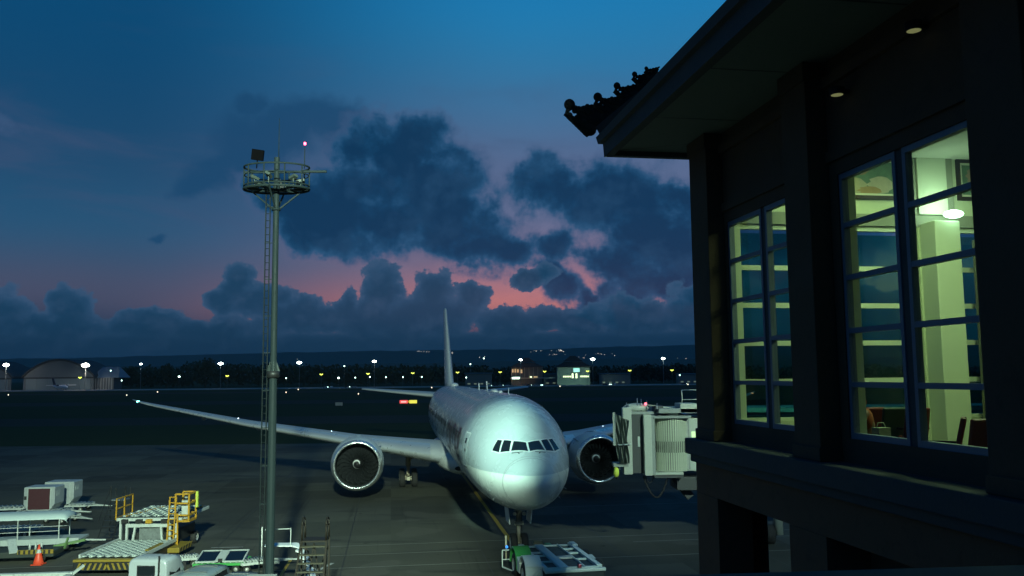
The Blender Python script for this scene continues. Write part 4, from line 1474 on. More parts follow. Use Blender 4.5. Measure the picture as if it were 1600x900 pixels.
# base cabinet
CB = thing('electrical_cabinet', 'dark grey cabinet with pale slab top and red light at the mast foot', 'cabinet', (MASTX - .18, MY - .75, 0))
MB().box((0, 0, .88), (.98, .8, 1.76)).build('cabinet_body', mat('cabinet_grey', (.03, .036, .04), .55, dirt=.2), CB, bevel=.02)
MB().box((.02, 0, 1.81), (1.12, .92, .09)).build('slab_top', mat('pale_concrete', (.36, .4, .38), .8, dirt=.3), CB, bevel=.01)
for x in (-.4, .1, .45):
    MB().lathe([(1.86, .045), (1.93, .04), (1.93, 0)], 'Z', (x, -.3, 0), 8).build('bolt', STEEL, CB)
MB().box((-.22, -.41, 1.58), (.2, .03, .05)).build('indicator', emit('red_indicator', (1, .12, .05), 6), CB)
MB().box((-.09, -.412, 1.6), (.07, .03, .04)).build('indicator', emit('yellow_indicator', (1, .75, .1), 6), CB)

# ------------------------------------------------------------------ towing tractor under the nose
TG = thing('towing_tractor', 'low green and white towing tractor holding the nose wheel, dark deck panels in white frames', 'tractor', (2.14, 42.76, 0), R(11))
TGREEN = mat('green_tractor_paint', (.05, .33, .07), .4, dirt=.25)
TWHITE = mat('tractor_white', (.62, .68, .64), .4, vary=.05, dirt=.12)
TDARK = mat('dark_deck_panel', (.025, .035, .038), .6, dirt=.2)
MB().bx((-1.25, -2.6, .3), (1.25, 2.6, .93)).build('chassis', mat('chassis_dark', (.05, .055, .055), .6), TG, bevel=.03)
MB().bx((-1.3, -2.66, .932), (1.32, 2.66, .975)).build('deck', TDARK, TG)
fr = MB()
for x0, x1, z in ((-1.34, -1.16, 1.08), (-.62, -.2, 1.08), (.56, .62, 1.06), (1.14, 1.38, 1.1)):
    fr.bx((x0, -2.7, .9), (x1, 2.7, z))
fr.build('longitudinal_rail', TWHITE, TG, bevel=.015)
for (x0, x1, ys_) in ((-1.16, -.62, (-2.6, -1.2, .2, .95, 2.5)), (-.2, .56, (-2.6, -.35, 2.55)), (.62, 1.14, (-2.6, -.9, .5, 1.5, 2.5))):
    for y in ys_:
        MB().bx((x0, y - .06 - (.14 if x1 > .5 and x0 < 0 and y == -.35 else 0), .93), (x1, y + .06 + (.14 if x1 > .5 and x0 < 0 and y == -.35 else 0), 1.05)).build('crossbar', TWHITE if y != -.35 else GREYP, TG)
MB().bx((-1.34, -2.9, .3), (1.4, -2.702, .84)).build('front_skirt', TDARK, TG)
MB().bx((-1.34, -2.92, .86), (1.5, -2.702, 1.0)).build('front_beam', TWHITE, TG, bevel=.03)
MB().box((.3, -2.7, 1.1), (.16, .2, .18)).build('red_lamp', mat('red_lamp_cover', (.25, .01, .03), .3), TG, bevel=.02)
MB().box((1.42, -.9, .98), (.24, 1.1, .24), (0, 0, -.08)).box((1.34, 2.3, 1.04), (.3, .8, .22)).build('side_box', TWHITE, TG, bevel=.05)
# left fenders with wheel arches
for y0, gr in ((.75, True), (-1.5, False)):
    rows = []
    for k in range(13):
        a = math.pi * k / 12
        yy, zz = y0 + .78 * math.cos(a), .55 + .78 * math.sin(a)
        rows.append([(-2.12, yy * 1.0, zz), (-2.12, y0 + .92 * math.cos(a), .5 + .92 * math.sin(a)), (-1.34, y0 + .92 * math.cos(a), .5 + .92 * math.sin(a)), (-1.34, yy, zz)])
    MB().grid(rows, False).build('fender', TGREEN if gr else TWHITE, TG, bevel=.01)
for y in (.75, -1.5):
    wheel(TG, (-1.9, y, .56), .56, .42)
    wheel(TG, (1.5, y, .56), .56, .42)
MB().add([(-2.1, -.1, .45), (-1.36, -.1, .45), (-1.36, -.75, .45), (-2.1, -.75, .45), (-2.1, -.1, 1.1), (-1.36, -.1, 1.1), (-1.36, -.75, .9), (-2.1, -.75, .9)], [(0, 1, 2, 3), (4, 5, 6, 7), (0, 1, 5, 4), (1, 2, 6, 5), (2, 3, 7, 6), (3, 0, 4, 7)]).build('side_panel', TWHITE, TG)
MB().bar((-2.1, -2.2, 1.05), (-1.3, -2.4, 1.05), .1).bar((-2.1, -2.2, .4), (-1.5, -2.6, 1.0), .09).build('corner_strut', TWHITE, TG)
# cradle arms round the nose wheel
for x in (-1.0, .45):
    MB().bar((x, 2.7, .62), (x + .05, 4.6, .55), .3, .42).build('cradle_arm', TWHITE if x < 0 else TGREEN, TG, bevel=.03)
MB().bar((-1.4, 3.1, .75), (.7, 3.1, .75), .22).box((-.3, 3.3, 1.0), (.5, .3, .3)).build('cradle_block', mat('worn_bronze_paint', (.3, .24, .13), .5), TG, bevel=.02)
# ladder frame and beacon post on the left side
lf = MB()
for a, b2 in (((-2.55, 1.3, .35), (-2.55, 1.3, 1.15)), ((-2.2, 1.3, 1.15), (-2.55, 1.3, 1.15)), ((-2.55, 1.3, .35), (-2.2, .6, .3)), ((-2.55, 1.3, .7), (-2.2, 1.3, .7))):
    lf.bar(a, b2, .05)
lf.build('step_frame', TWHITE, TG)
MB().tube((-2.25, 1.9, .6), (-2.25, 1.9, 1.75), .045, 8).build('post', mat('cream_post', (.7, .62, .42), .5), TG)
MB().sphere((-2.32, 1.3, 1.3), .07).build('blue_lamp', emit('blue_marker', (.05, .3, 1), 1.2), TG)

# ------------------------------------------------------------------ passenger boarding bridge
JB = thing('boarding_bridge', 'pale green boarding bridge head with folded bellows and slatted curtain beside the right engine', 'boarding bridge', (0, 0, 0))
JPALE = mat('bridge_pale_paint', (.46, .5, .42), .5, vary=.08, dirt=.25)
JGREY = mat('bridge_grey_paint', (.28, .31, .28), .5, dirt=.3)
JDARK = mat('bridge_dark_panel', (.06, .065, .065), .6)


def J(px, py, Y):
    return at(px, py, Y)


YJ = 49.0
zb_, zt_ = J(1040, 742, YJ).z, J(1040, 650, YJ).z
X = lambda px: J(px, 690, YJ).x
# cab: dark side box, pale edge frames
MB().bx((X(985), YJ, zb_ + .1), (X(1006), YJ + 3.2, zt_ + .1)).build('cab_body', JDARK, JB, bevel=.02)
MB().bx((X(972), YJ - .5, J(980, 740, YJ).z), (X(986), YJ + .0, J(980, 636, YJ).z)).build('cab_frame', JPALE, JB, bevel=.04)
MB().bx((X(1005), YJ - .35, zb_), (X(1017), YJ + 3.1, zt_ + .1)).build('cab_frame', JPALE, JB, bevel=.03)
MB().bx((X(1017), YJ - .2, zb_), (X(1023), YJ + 3.0, zt_ + .05)).build('cab_frame', JGREY, JB, bevel=.02)
MB().bx((X(996.5), YJ - .02, J(998, 698, YJ).z), (X(1000), YJ + .02, J(998, 682, YJ).z)).build('cab_window', mat('pale_panel', (.5, .56, .5), .4), JB, bevel=.01)
# folded bellows: accordion with leaning folds
bel = MB()
rows = []
zt2, zb2 = J(965, 646, YJ).z, J(965, 722, YJ).z
for k in range(15):
    a = k / 14
    x = X(956) + (X(979) - X(956)) * a
    yo = YJ - .75 + (.16 if k % 2 else -.1)
    zz_t = zt2 - .25 * abs(a - .3) * 2
    lean = .55 * (1 - a)
    row = []
    for j in range(9):
        t = j / 8
        bul = .07 * math.sin(t * 9 + k * 1.7)
        row.append((x - .02 + .30 * t * (1 - a) + .06 * math.sin(t * 7 + k), yo + bul, zz_t + (zb2 + .0 * lean - zz_t) * t))
    rows.append(row)
    row2 = row
bel.grid(rows, False)
bel.build('bellows', mat('bellows_fabric', (.2, .23, .2), .8, vary=.3, scale=3, bump=.4), JB)
MB().grid([[(X(955) + .1 * math.sin(k * .9) + .03 * k, YJ - .95 - .02 * k, zt2 - (zt2 - zb2 - .9) * j / 10 + .1) for j in range(11)] for k in range(4)], True).build('bellows_skirt', JPALE, JB)
MB().bx((X(956), YJ - .6, zb2 - .2), (X(979), YJ + .2, zb2)).build('bellows_floor', JGREY, JB)
tieh = J(970, 693, YJ).z
MB().tube((X(961), YJ - 1.0, tieh), (X(983), YJ - .95, tieh + .03), .035, 6).build('strap', mat('strap_light', (.5, .6, .55), .5), JB)
for px in (963, 971, 979):
    MB().sphere((X(px), YJ - 1.02, tieh + .01), .07, 8, 6).build('buckle', STEEL, JB)
MB().sphere((X(959.5), YJ - .7, J(960, 736, YJ).z), (.17, .2, .3)).build('bumper', mat('lime_bumper', (.62, .7, .08), .5), JB)
MB().sphere((X(960.5), YJ - .7, J(960, 743, YJ).z), (.1, .12, .1)).build('bumper_tip', BLACK, JB)
# rotunda curtain of vertical slats
n_sl = 17
cx_, cy_, rr_ = (X(1030) + X(1075)) / 2, YJ + 1.3, 1.05
zc0, zc1 = J(1050, 737, YJ).z, J(1050, 654, YJ).z
slm = MB().bx((-.046, -.03, 0), (.046, .03, zc1 - zc0)).mesh('slat'); slm.materials.append(mat('curtain_slat', (.55, .6, .45), .45, .1, dirt=.15))
vtm = MB().bx((-.018, -.036, 0), (.018, -.031, .62)).mesh('vent_slot'); vtm.materials.append(BLACK)
for k in range(n_sl):
    a = -1.02 + 2.04 * k / (n_sl - 1)
    x, y = cx_ + 1.02 * math.sin(a), YJ + .95 - .95 * math.cos(a)
    so_ = bpy.data.objects.new('slat', slm); C.objects.link(so_); so_.parent = JB
    so_.location = (x, y, zc0); so_.rotation_euler = (0, 0, a * .8)
    vo = bpy.data.objects.new('vent_slot', vtm); C.objects.link(vo); vo.parent = so_
    vo.location = (0, 0, 1.05)
MB().bx((X(1023), YJ + .8, zc0 - .02), (X(1088), YJ + 3.2, zc1 + .02)).build('rotunda_core', JDARK, JB)
MB().bx((X(1021), YJ - .25, zc1 + .02), (X(1080), YJ + 3.3, zc1 + .16)).build('roof_edge', JGREY, JB, bevel=.02)
MB().bx((X(1021), YJ - .15, zc0 - .16), (X(1066), YJ + 3.0, zc0 - .02)).build('floor_edge', JPALE, JB, bevel=.02)
MB().bx((X(1021), YJ - .1, zc0 - .34), (X(1066), YJ + 3.0, zc0 - .17)).build('floor_beam', JDARK, JB)
# tunnel running off behind the terminal
MB().bx((X(1074), YJ + .3, zc0), (X(1074) + 24, YJ + 3.3, zc1)).build('tunnel', JPALE, JB, bevel=.03)
for k in range(14):
    x = X(1077) + k * 1.2
    MB().bx((x, YJ + .27, zc0 + .1), (x + .08, YJ + .3, zc1 - .1)).build('tunnel_rib', JGREY, JB)
    MB().bx((x + .2, YJ + .285, zc0 + 1.25), (x + 1.1, YJ + .3, zc0 + 2.2)).build('tunnel_window', emit('tunnel_glow', (.75, .95, .5), .45), JB)
MB().bx((X(1030), YJ - .1, zt_ + .15), (X(1030) + 26, YJ + 3.4, zt_ + .42)).build('roof_slab', JGREY, JB, bevel=.03)
# roof clutter
rz_ = J(1000, 643, YJ).z
MB().sphere((X(997), YJ + .6, rz_ + .18), (.75, .5, .28), 16, 10).build('roof_cover', JPALE, JB)
MB().bx((X(985), YJ, zt_ + .1), (X(1023), YJ + 3.2, zt_ + .26)).build('cab_roof', JGREY, JB, bevel=.03)
for px, h in ((981, .5), (984, .36), (998, .75), (1004, .7), (1013, .6), (1029, .45), (990, .3)):
    MB().tube((X(px), YJ + .2, rz_ - .2), (X(px), YJ + .2, rz_ + h), .03, 6).build('roof_pipe', STEEL, JB)
MB().tube((X(1008), YJ + .5, rz_ + .38), (X(1060), YJ + .8, rz_ + .12), .04, 6).build('roof_pipe', JPALE, JB)
MB().bx((X(1026), YJ + .4, rz_ - .1), (X(1040), YJ + 1.4, rz_ + .3)).build('roof_unit', JDARK, JB, bevel=.03)
MB().bx((X(1046), YJ + .1, rz_ - .2), (X(1062), YJ + 1.2, rz_ + .06)).build('roof_unit', JPALE, JB, bevel=.03)
MB().bx((X(1064), YJ - .1, rz_ - .1), (X(1092), YJ + 1.6, rz_ + .42)).build('roof_unit', JPALE, JB, bevel=.03)
MB().sphere((X(1011), YJ + .2, rz_ + .42), .08).build('beacon', emit('pink_red_beacon', (1, .15, .2), 3), JB)
rl = MB()
for px in (1073, 1098, 1123):
    rl.tube((X(px), YJ + 1, rz_ + .3), (X(px), YJ + 1, J(1073, 610, YJ).z), .028, 6)
for py in (610, 625):
    rl.tube((X(1073), YJ + 1, J(1073, py, YJ).z), (X(1123), YJ + 1, J(1073, py, YJ).z), .028, 6)
rl.build('roof_railing', JPALE, JB)
# undercarriage and hanging cable
MB().bx((X(1058), YJ + .4, zc0 - 1.1), (X(1100), YJ + 2.6, zc0 - .35)).bar((X(1060), YJ + 1.4, zc0 - .5), (X(1084), YJ + 1.4, zc0 - 1.6), .5).build('lift_beam', JDARK, JB, bevel=.05)
for dx in (0.0, 1.2):
    MB().tube((X(1190) + dx, YJ + 1.5, 0.5), (X(1190) + dx, YJ + 1.5, zc0 - .3), .28, 12).build('lift_column', JGREY, JB)
MB().lathe([(-.3, .4), (-.3, .55), (.3, .55), (.3, .4)], 'X', (X(1190) + .6, YJ + 1.5, .55), 20).build('wheel', TYRE, JB)
cp = [(X(1005) + (X(1043) - X(1005)) * t, YJ + .2, zc0 - .25 - 1.05 * math.sin(math.pi * t) ** .8 * (1 + .15 * math.sin(2.2 * t))) for t in np.linspace(0, 1, 14)]
MB().path(cp, .055, 6).build('cable_loop', BLACK, JB)
cp = [(X(1008) + (X(1022) - X(1008)) * t, YJ + .3, zc0 - .25 - .4 * math.sin(math.pi * t)) for t in np.linspace(0, 1, 9)]
MB().path(cp, .03, 5).build('cable_loop', BLACK, JB)

# ------------------------------------------------------------------ ground equipment, lower left
GW = mat('equipment_white', (.46, .5, .47), .45, vary=.12, dirt=.65)
STRIPE = mat('stripe_yellow', (.26, .18, .02), .55, dirt=.4)

# container loader
KL = thing('container_loader', 'white container loader with roller deck, striped bumper and yellow railings', 'loader', (-20.35, 44.3, 0))
hw = 1.62
MB().bx((-hw + .1, .3, .35), (hw - .1, 4.4, .72)).build('lower_chassis', DARKM, KL, bevel=.03)
MB().bx((-hw, .0, .72), (hw, 4.5, .8)).build('lower_deck', mat('deck_dark', (.015, .02, .02), .7), KL)  # even dark deck colour under the rollers
rk = MB().tube((0, -.16, 0), (0, .16, 0), .045, 6).mesh('roller'); rk.materials.append(mat('roller_white', (.42, .48, .45), .35, .2, dirt=.2))
cnt = 0
for i in range(20):
    for j in range(14):
        x = -hw + .22 + j * (2 * hw - .44) / 13
        y = .22 + i * .215
        r_ = bpy.data.objects.new('roller', rk); C.objects.link(r_); r_.parent = KL
        r_.location = (x, y, .86)
        r_.rotation_euler = (0, 0, R(50 if (i + j) % 2 else -40) + random.uniform(-.15, .15))
        cnt += 1
MB().bx((-hw - .1, -.35, .68), (hw + .1, .02, .8)).build('bumper_step', STRIPE, KL, bevel=.02)
MB().bx((-hw - .1, -.3, .25), (hw + .1, -.1, .66)).build('bumper', DARKM, KL, bevel=.02)
for k in range(13):
    x = -hw + .05 + k * .27
    sgn = 1 if k < 6 else -1
    MB().add([(x, -.305, .30), (x + .11, -.305, .30), (x + .11 + sgn * .14, -.305, .62), (x + sgn * .14, -.305, .62)], [(0, 1, 2, 3)]).build('bumper_stripe', STRIPE, KL)
for s_ in (-1, 1):
    MB().bx((s_ * (hw - .03) - .05, .05, .8), (s_ * (hw - .03) + .05, 4.4, .98)).build('guide_rail', GW, KL, bevel=.01)
MB().bx((hw - .22, .8, .98), (hw - .05, 2.7, 1.05)).build('guide_stripe', STRIPE, KL)
# scissor / front frame of the main platform
for x in (-1.55, -1.2, 1.2, 1.55):
    MB().bar((x, 4.5, .5), (x, 4.5, 1.95), .12, .12).build('upright', GW, KL)
for x in (-.75, .75):
    MB().bar((x * 1.1, 4.4, .75), (x * .95, 4.45, 1.6), .13, .1).build('scissor_arm', GW, KL)
MB().bx((-1.15, 4.42, 1.55), (1.15, 4.6, 1.74)).build('crossbeam', GW, KL, bevel=.02)
MB().bx((-.62, 4.7, .75), (.62, 5.1, 1.5)).build('machinery', mat('machinery_grey', (.15, .17, .17), .6, vary=.6, scale=8), KL, bevel=.04)
MB().bx((-1.1, 4.8, .45), (1.1, 8.6, 1.2)).build('rear_chassis', DARKM, KL, bevel=.04)
MB().bx((-1.82, 4.5, 1.88), (1.82, 8.9, 2.05)).build('platform_edge', GW, KL, bevel=.02)
MB().bx((-1.76, 4.56, 2.052), (1.76, 8.84, 2.075)).build('main_platform', mat('platform_dark', (.07, .085, .085), .7), KL)
pr_ = MB()
for i in range(9):
    for j in range(10):
        a = R(50 if (i + j) % 2 else -40)
        c_, d_ = Vector((-1.45 + j * .32, 4.85 + i * .45, 2.12)), Vector((-math.sin(a), math.cos(a), 0)) * .15
        pr_.tube(c_ - d_, c_ + d_, .045, 6)
pr_.build('platform_rollers', MATS['roller_white'], KL, kind='stuff')
for a, b2 in (((-1.4, 4.8, 2.12), (-.7, 8.3, 2.12)), ((1.3, 5.0, 2.12), (1.6, 8.3, 2.12))):
    MB().bar(a, b2, .07, .06).build('yellow_guide', YELLOW, KL)
for x in (-1.3, -.5, .05, .9, 1.4):
    MB().bx((x - .17, 4.3, 1.78), (x + .17, 4.5, 2.0)).build('stop_block', BLACK if x != .05 else YELLOW, KL, bevel=.02)
rl = MB()
for y in (4.55, 5.55, 6.6):
    rl.bar((-1.85, y, 1.95), (-1.85, y, 3.1), .06)
for z in (3.1, 2.55, 2.05):
    rl.bar((-1.85, 4.55, z), (-1.85, 6.6, z), .06)
rl.build('railing', YELLOW, KL)
cb = MB()
for (x, y) in ((1.5, 4.4), (2.25, 4.4), (1.5, 5.5), (2.25, 5.5)):
    cb.bar((x, y, 1.9), (x, y, 3.35), .09)
for z in (2.2, 2.85, 3.35):
    cb.bar((1.5, 4.4, z), (2.25, 4.4, z), .09); cb.bar((1.5, 5.5, z), (2.25, 5.5, z), .08)
    cb.bar((2.25, 4.4, z), (2.25, 5.5, z), .08)
cb.build('control_basket', YELLOW, KL)
MB().bx((1.5, 4.4, 1.82), (2.3, 5.5, 1.92)).build('basket_floor', YELLOW, KL)
MB().bx((1.7, 4.75, 1.95), (2.1, 5.1, 2.95)).build('control_console', GW, KL, bevel=.03)
MB().sphere((1.9, 4.9, 3.2), (.13, .12, .16)).build('console_lamp', GW, KL)
MB().bx((2.35, 5.1, 2.5), (2.47, 5.3, 3.4)).build('side_box', mat('lime_cover', (.5, .6, .08), .5), KL, bevel=.03)
ld = MB()
for x in (1.1, 1.45):
    ld.bar((x, 4.3, .5), (x + .12, 4.32, 3.2), .07)
for k in range(9):
    ld.bar((1.13 + k * .01, 4.3, .8 + k * .3), (1.48 + k * .01, 4.3, .8 + k * .3), .05)
ld.bar((1.7, 4.32, .6), (1.65, 4.32, 2.3), .07); ld.bar((1.5, 4.3, 1.2), (1.7, 4.3, 1.25), .06); ld.bar((1.5, 4.3, .75), (1.7, 4.3, .7), .08)
ld.build('ladder', YELLOW, KL)
MB().bx((1.45, 3.4, .35), (2.15, 5.4, .62)).build('side_step', STRIPE, KL, bevel=.03)
for k in range(5):
    MB().add([(2.155, 3.5 + k * .4, .36), (2.155, 3.7 + k * .4, .36), (2.155, 3.85 + k * .4, .6), (2.155, 3.65 + k * .4, .6)], [(0, 1, 2, 3)]).build('step_stripe', BLACK, KL)
for x in (-1.3, 1.3):
    for y in (5.4, 8.0, 1.0):
        wheel(KL, (x, y, .38), .38, .3)
# thin dark access stair left of the loader
AS = thing('access_steps', 'dark spindly access steps left of the yellow-railed loader', 'steps', (gnd(163, 850).x, gnd(163, 850).y, 0))
st = MB()
for x in (-.45, .45):
    st.bar((x, 0, .2), (x, 1.6, 2.3), .05); st.bar((x, 1.6, .2), (x, 1.6, 3.2), .05); st.bar((x, 2.3, .2), (x, 2.3, 3.0), .05)
    st.bar((x, 0, 1.2), (x, 1.6, 3.2), .04)
st.build('frame', DARKM, AS)
for k in range(7):
    MB().bx((-.42, k * .23, .3 + k * .3), (.42, k * .23 + .2, .34 + k * .3)).build('tread', DARKM, AS)
MB().bx((-.45, 1.6, 2.3), (.45, 2.4, 2.36)).build('landing', STEEL, AS)

# unit load containers on a dolly
ALU = mat('container_aluminium', (.46, .5, .5), .42, .35, dirt=.25)
MAROON = mat('maroon_curtain', (.055, .012, .018), .7, vary=.2, bump=.5, bscale=6)


def container(loc, rz, label, curtain=True):
    t_ = thing('cargo_container', label, 'container', loc, rz, 'cargo containers on dollies')
    w_, d_, h_ = 1.05, 1.5, 1.62
    prof = [(-w_ + .3, 0), (w_ - .3, 0), (w_, .42), (w_, h_ - .04), (w_ - .05, h_), (-w_ + .05, h_), (-w_, h_ - .04), (-w_, .42)]
    b = MB().prism(prof, 0, d_, 'Y')
    b.build('shell', ALU, t_, bevel=.015)
    if curtain:
        MB().bx((-w_ + .3, -.03, .05), (w_ - .3, -.003, h_ - .12)).build('curtain', MAROON, t_)
    f = MB()
    for x in (-w_ + .27, w_ - .27):
        f.bx((x - .04, -.045, .03), (x + .04, -.003, h_ - .1))
    f.bx((-w_ + .06, -.04, h_ - .11), (w_ - .06, -.003, h_ - .02)).bx((-w_ + .31, -.04, .0), (w_ - .31, -.003, .06))
    f.build('edge_frame', mat('container_edge', (.55, .6, .58), .4, .4), t_)
    MB().bx((-w_ + .03, -.02, .75), (-w_ + .2, -.003, 1.0)).build('lock_plate', DARKM, t_)
    MB().bx((w_ + .002, .2, .95), (w_ + .012, .8, 1.3)).build('side_placard', GW, t_)
    return t_


def dolly(loc, rz, label, l=2.4, w_=1.7, panels=False, mgreen=False):
    t_ = thing('cargo_dolly', label, 'dolly', loc, rz, 'empty and loaded dollies on the apron')
    f = MB()
    for s_ in (-1, 1):
        f.bx((-l / 2, s_ * w_ / 2 - .05, .42), (l / 2, s_ * w_ / 2 + .05, .54))
    for x in np.linspace(-l / 2, l / 2, 5):
        f.bx((x - .045, -w_ / 2 + .05, .425), (x + .045, w_ / 2 - .05, .535))
    f.build('deck_frame', TGREEN if mgreen else GW, t_)
    for k in range(9):
        x = -l / 2 + .14 + k * (l - .28) / 8
        MB().tube((x, -w_ / 2 + .08, .57), (x, w_ / 2 - .08, .57), .045, 8).build('roller', mat('dolly_roller', (.5, .54, .52), .4, .5), t_)
    for x in (-l * .33, l * .33):
        for s_ in (-1, 1):
            wheel(t_, (s_ * .0 + x, s_ * w_ * .42, .21), .21, .12) if False else MB().lathe([(-.06, .0), (-.06, .2), (.06, .2), (.06, 0)], 'Y', (x, s_ * w_ * .42, .2), 16).build('wheel', TYRE, t_)
            MB().lathe([(-.065, .0), (-.065, .1), (.065, .1), (.065, 0)], 'Y', (x, s_ * w_ * .42, .2), 12).build('hub', HUBM, t_)
    d = MB()
    d.bar((l / 2, -.4, .44), (l / 2 + 1.3, 0, .36), .06); d.bar((l / 2, .4, .44), (l / 2 + 1.3, 0, .36), .06)
    d.bar((l / 2 + 1.2, 0, .36), (l / 2 + 1.6, 0, .34), .07)
    d.build('drawbar', GW, t_)
    if panels:
        for x in (-.68, .68):
            MB().box((x, 0, .72), (.92, 1.25, .04), (.22, 0, 0)).build('dark_panel', DARKGLASS, t_)
            e = MB()
            for q in (-.48, .48):
                e.box((x + q, 0, .74), (.06, 1.35, .07), (.22, 0, 0))
            for q in (-.66, .66):
                e.box((x, q * .976, .74 + q * .22), (1.0, .06, .07), (.22, 0, 0))
            e.build('panel_frame', GW, t_)
        MB().box((0, 0, .74), (.34, 1.3, .07), (.22, 0, 0)).build('centre_panel', GW, t_)
        MB().box((0.05, -.68, .66), (.2, .1, .16)).build('lock_block', BLACK, t_)
    return t_


cpos = gnd(58, 812)
dolly((cpos.x, cpos.y + .9, 0), R(4), 'white dolly carrying the maroon-curtained container', 3.3, 1.7)
container((cpos.x + .05, cpos.y + .05, .62), R(4), 'aluminium cargo container with a maroon curtain front on a dolly')
dolly((cpos.x + .6, cpos.y + 3.8, 0), R(4), 'dolly under the plain container, farther back')
container((cpos.x - .1, cpos.y + 3.0, .62), R(4), 'plain aluminium cargo container behind the maroon-curtained one', False)
q = gnd(122, 816); dolly((q.x - 1.2, q.y, 0), R(-16), 'low empty dolly with a long pale drawbar right of the containers', 2.0, 1.4)
q = gnd(12, 804); dolly((q.x, q.y, 0), R(10), 'low dark-wheeled dolly at the left edge beside the container', 2.8, 1.5)
q = gnd(22, 838); dolly((q.x, q.y, 0), R(6), 'empty dolly half hidden under the roofed baggage cart', 2.8, 1.5)

# roofed baggage cart
q = gnd(62, 858)
BC = thing('baggage_cart', 'long white-roofed baggage cart with thin posts', 'cart', (q.x, q.y, 0), R(9))
rows = []
for x in (-4.3, 1.35, 1.6, 1.68):
    dr = 0 if x < 1.5 else (.08 if x < 1.65 else .26)
    rows.append([(x, -.95 * (1 - dr) + .0, 1.80 - dr), (x, -.9, 1.98 - dr), (x, -.55, 2.10 - dr), (x, .0, 2.15 - dr), (x, .55, 2.10 - dr), (x, .9, 1.98 - dr), (x, .95, 1.80 - dr)])
MB().grid(rows).build('canopy', mat('pale_canopy', (.45, .54, .54), .4, vary=.05, dirt=.15), BC)
MB().bx((-4.3, -.9, .5), (2.4, .9, .62)).bx((-4.3, -.95, .40), (2.4, -.902, .72)).build('deck', mat('cart_deck', (.4, .45, .44), .5, dirt=.3), BC)
for x in (-3.0, -.9, 1.3):
    for y in (-.88, .88):
        MB().bar((x, y, .6), (x, y, 1.85), .05).build('post', GW, BC)
MB().bar((-3.0, -.88, 1.1), (1.3, -.88, 1.15), .035).bar((-3.0, .88, 1.1), (1.3, .88, 1.15), .035).build('side_rail', GREYP, BC)
for x in (-3.2, -1.2, 1.6):
    for y in (-.8, .8):
        MB().lathe([(-.07, 0), (-.07, .24), (.07, .24), (.07, 0)], 'Y', (x, y, .24), 16).build('wheel', TYRE, BC)
MB().bar((2.4, 0, .45), (3.6, 0, .4), .08).build('drawbar', GW, BC)

# conveyor belt loader with white nose plates, yellow trim
q = gnd(40, 884)
CVB = thing('belt_loader', 'low belt loader with white slanted plates and yellow striped edge behind the cone', 'loader', (q.x - .9, q.y + 1.2, 0), R(8))
MB().bx((-2.6, -.8, .3), (1.9, .8, .62)).build('body', mat('dark_green_black', (.03, .04, .035), .6), CVB, bevel=.05)
for x, rot in ((-1.35, .5), (-.35, .5)):
    MB().box((x, -.35, .86), (.42, 1.25, .06), (.45, 0, rot)).build('slanted_plate', GW, CVB, bevel=.01)
MB().box((-2.2, .2, 1.05), (1.1, 1.4, .7), (0, .0, .1)).build('hood', mat('hood_olive_grey', (.28, .3, .25), .5, dirt=.3), CVB, bevel=.12)
MB().bx((0.1, -.86, .5), (1.9, -.8, .72)).build('yellow_edge', STRIPE, CVB)
for k in range(7):
    MB().bx((.15 + k * .25, -.875, .51), (.25 + k * .25, -.862, .71)).build('edge_stripe', BLACK, CVB)
for x in (.5, .8, 1.1):
    MB().tube((x, -.3, .6), (x, -.3, 1.0), .06, 8).build('bottle', GW, CVB)
MB().bar((1.4, .6, .6), (3.0, .7, .9), .14).bar((2.0, .5, .5), (2.2, .4, 1.1), .09).build('boom', mat('green_boom', (.12, .22, .08), .5, dirt=.4), CVB)
for x in (-1.8, 1.2):
    for y in (-.7, .7):
        MB().lathe([(-.1, 0), (-.1, .3), (.1, .3), (.1, 0)], 'Y', (x, y, .3), 16).build('wheel', TYRE, CVB)

# traffic cone
q = gnd(60, 882)
TC = thing('traffic_cone', 'orange traffic cone with a pale band beside the belt loader', 'cone', (q.x, q.y, 0))
CO = mat('cone_orange', (.75, .07, .025), .5)
MB().lathe([(0.0, .05), (.05, .28), (.05, .26), (.32, .2)], 'Z', (0, 0, 0), 18).lathe([(.32, .2), (.6, .13)], 'Z', (0, 0, 0), 18).lathe([(.78, .085), (1.05, .03), (1.05, 0)], 'Z', (0, 0, 0), 18).build('cone_body', CO, TC)
MB().lathe([(.60, .131), (.78, .086)], 'Z', (0, 0, 0), 18).build('pale_band', GW, TC)
MB().bx((-.28, -.28, 0), (.28, .28, .05)).build('base', CO, TC, bevel=.01)

# white framed flat trailer, lower-left corner
q = at(52, 885, 38.5)
FT = thing('flat_trailer', 'white-framed flat trailer with dark panels in the bottom left corner', 'trailer', (q.x - .2, 38.0, 0), R(5))
MB().bx((-1.9, -3.2, .45), (1.6, 1.4, .9)).build('bed', TDARK, FT, bevel=.03)
f = MB()
f.bx((-2.0, 1.2, .95), (1.6, 1.5, 1.2)).bx((1.35, -3.2, .92), (1.62, 1.196, 1.15)).bx((-2.0, .1, .92), (1.346, .25, 1.06)).bx((-2.1, -3.2, .92), (-1.8, 1.196, 1.15))
f.build('bed_frame', GW, FT, bevel=.03)
MB().bar((.55, 1.1, 1.0), (-.9, -1.6, 1.0), .28, .12).bar((1.3, .2, 1.0), (.5, -1.6, 1.0), .1, .08).build('diagonal_rail', GW, FT)
MB().lathe([(1.0, .2), (1.22, .19), (1.26, 0)], 'Z', (.35, .2, 0), 14).build('cap', GW, FT)
MB().bar((1.55, 1.3, 1.1), (1.9, 1.7, 1.4), .1).build('corner_hook', GW, FT)
for x in (-1.5, 1.3):
    for y in (-2.4, .6):
        MB().lathe([(-.12, 0), (-.12, .36), (.12, .36), (.12, 0)], 'X', (x, y, .36), 16).build('wheel', TYRE, FT)


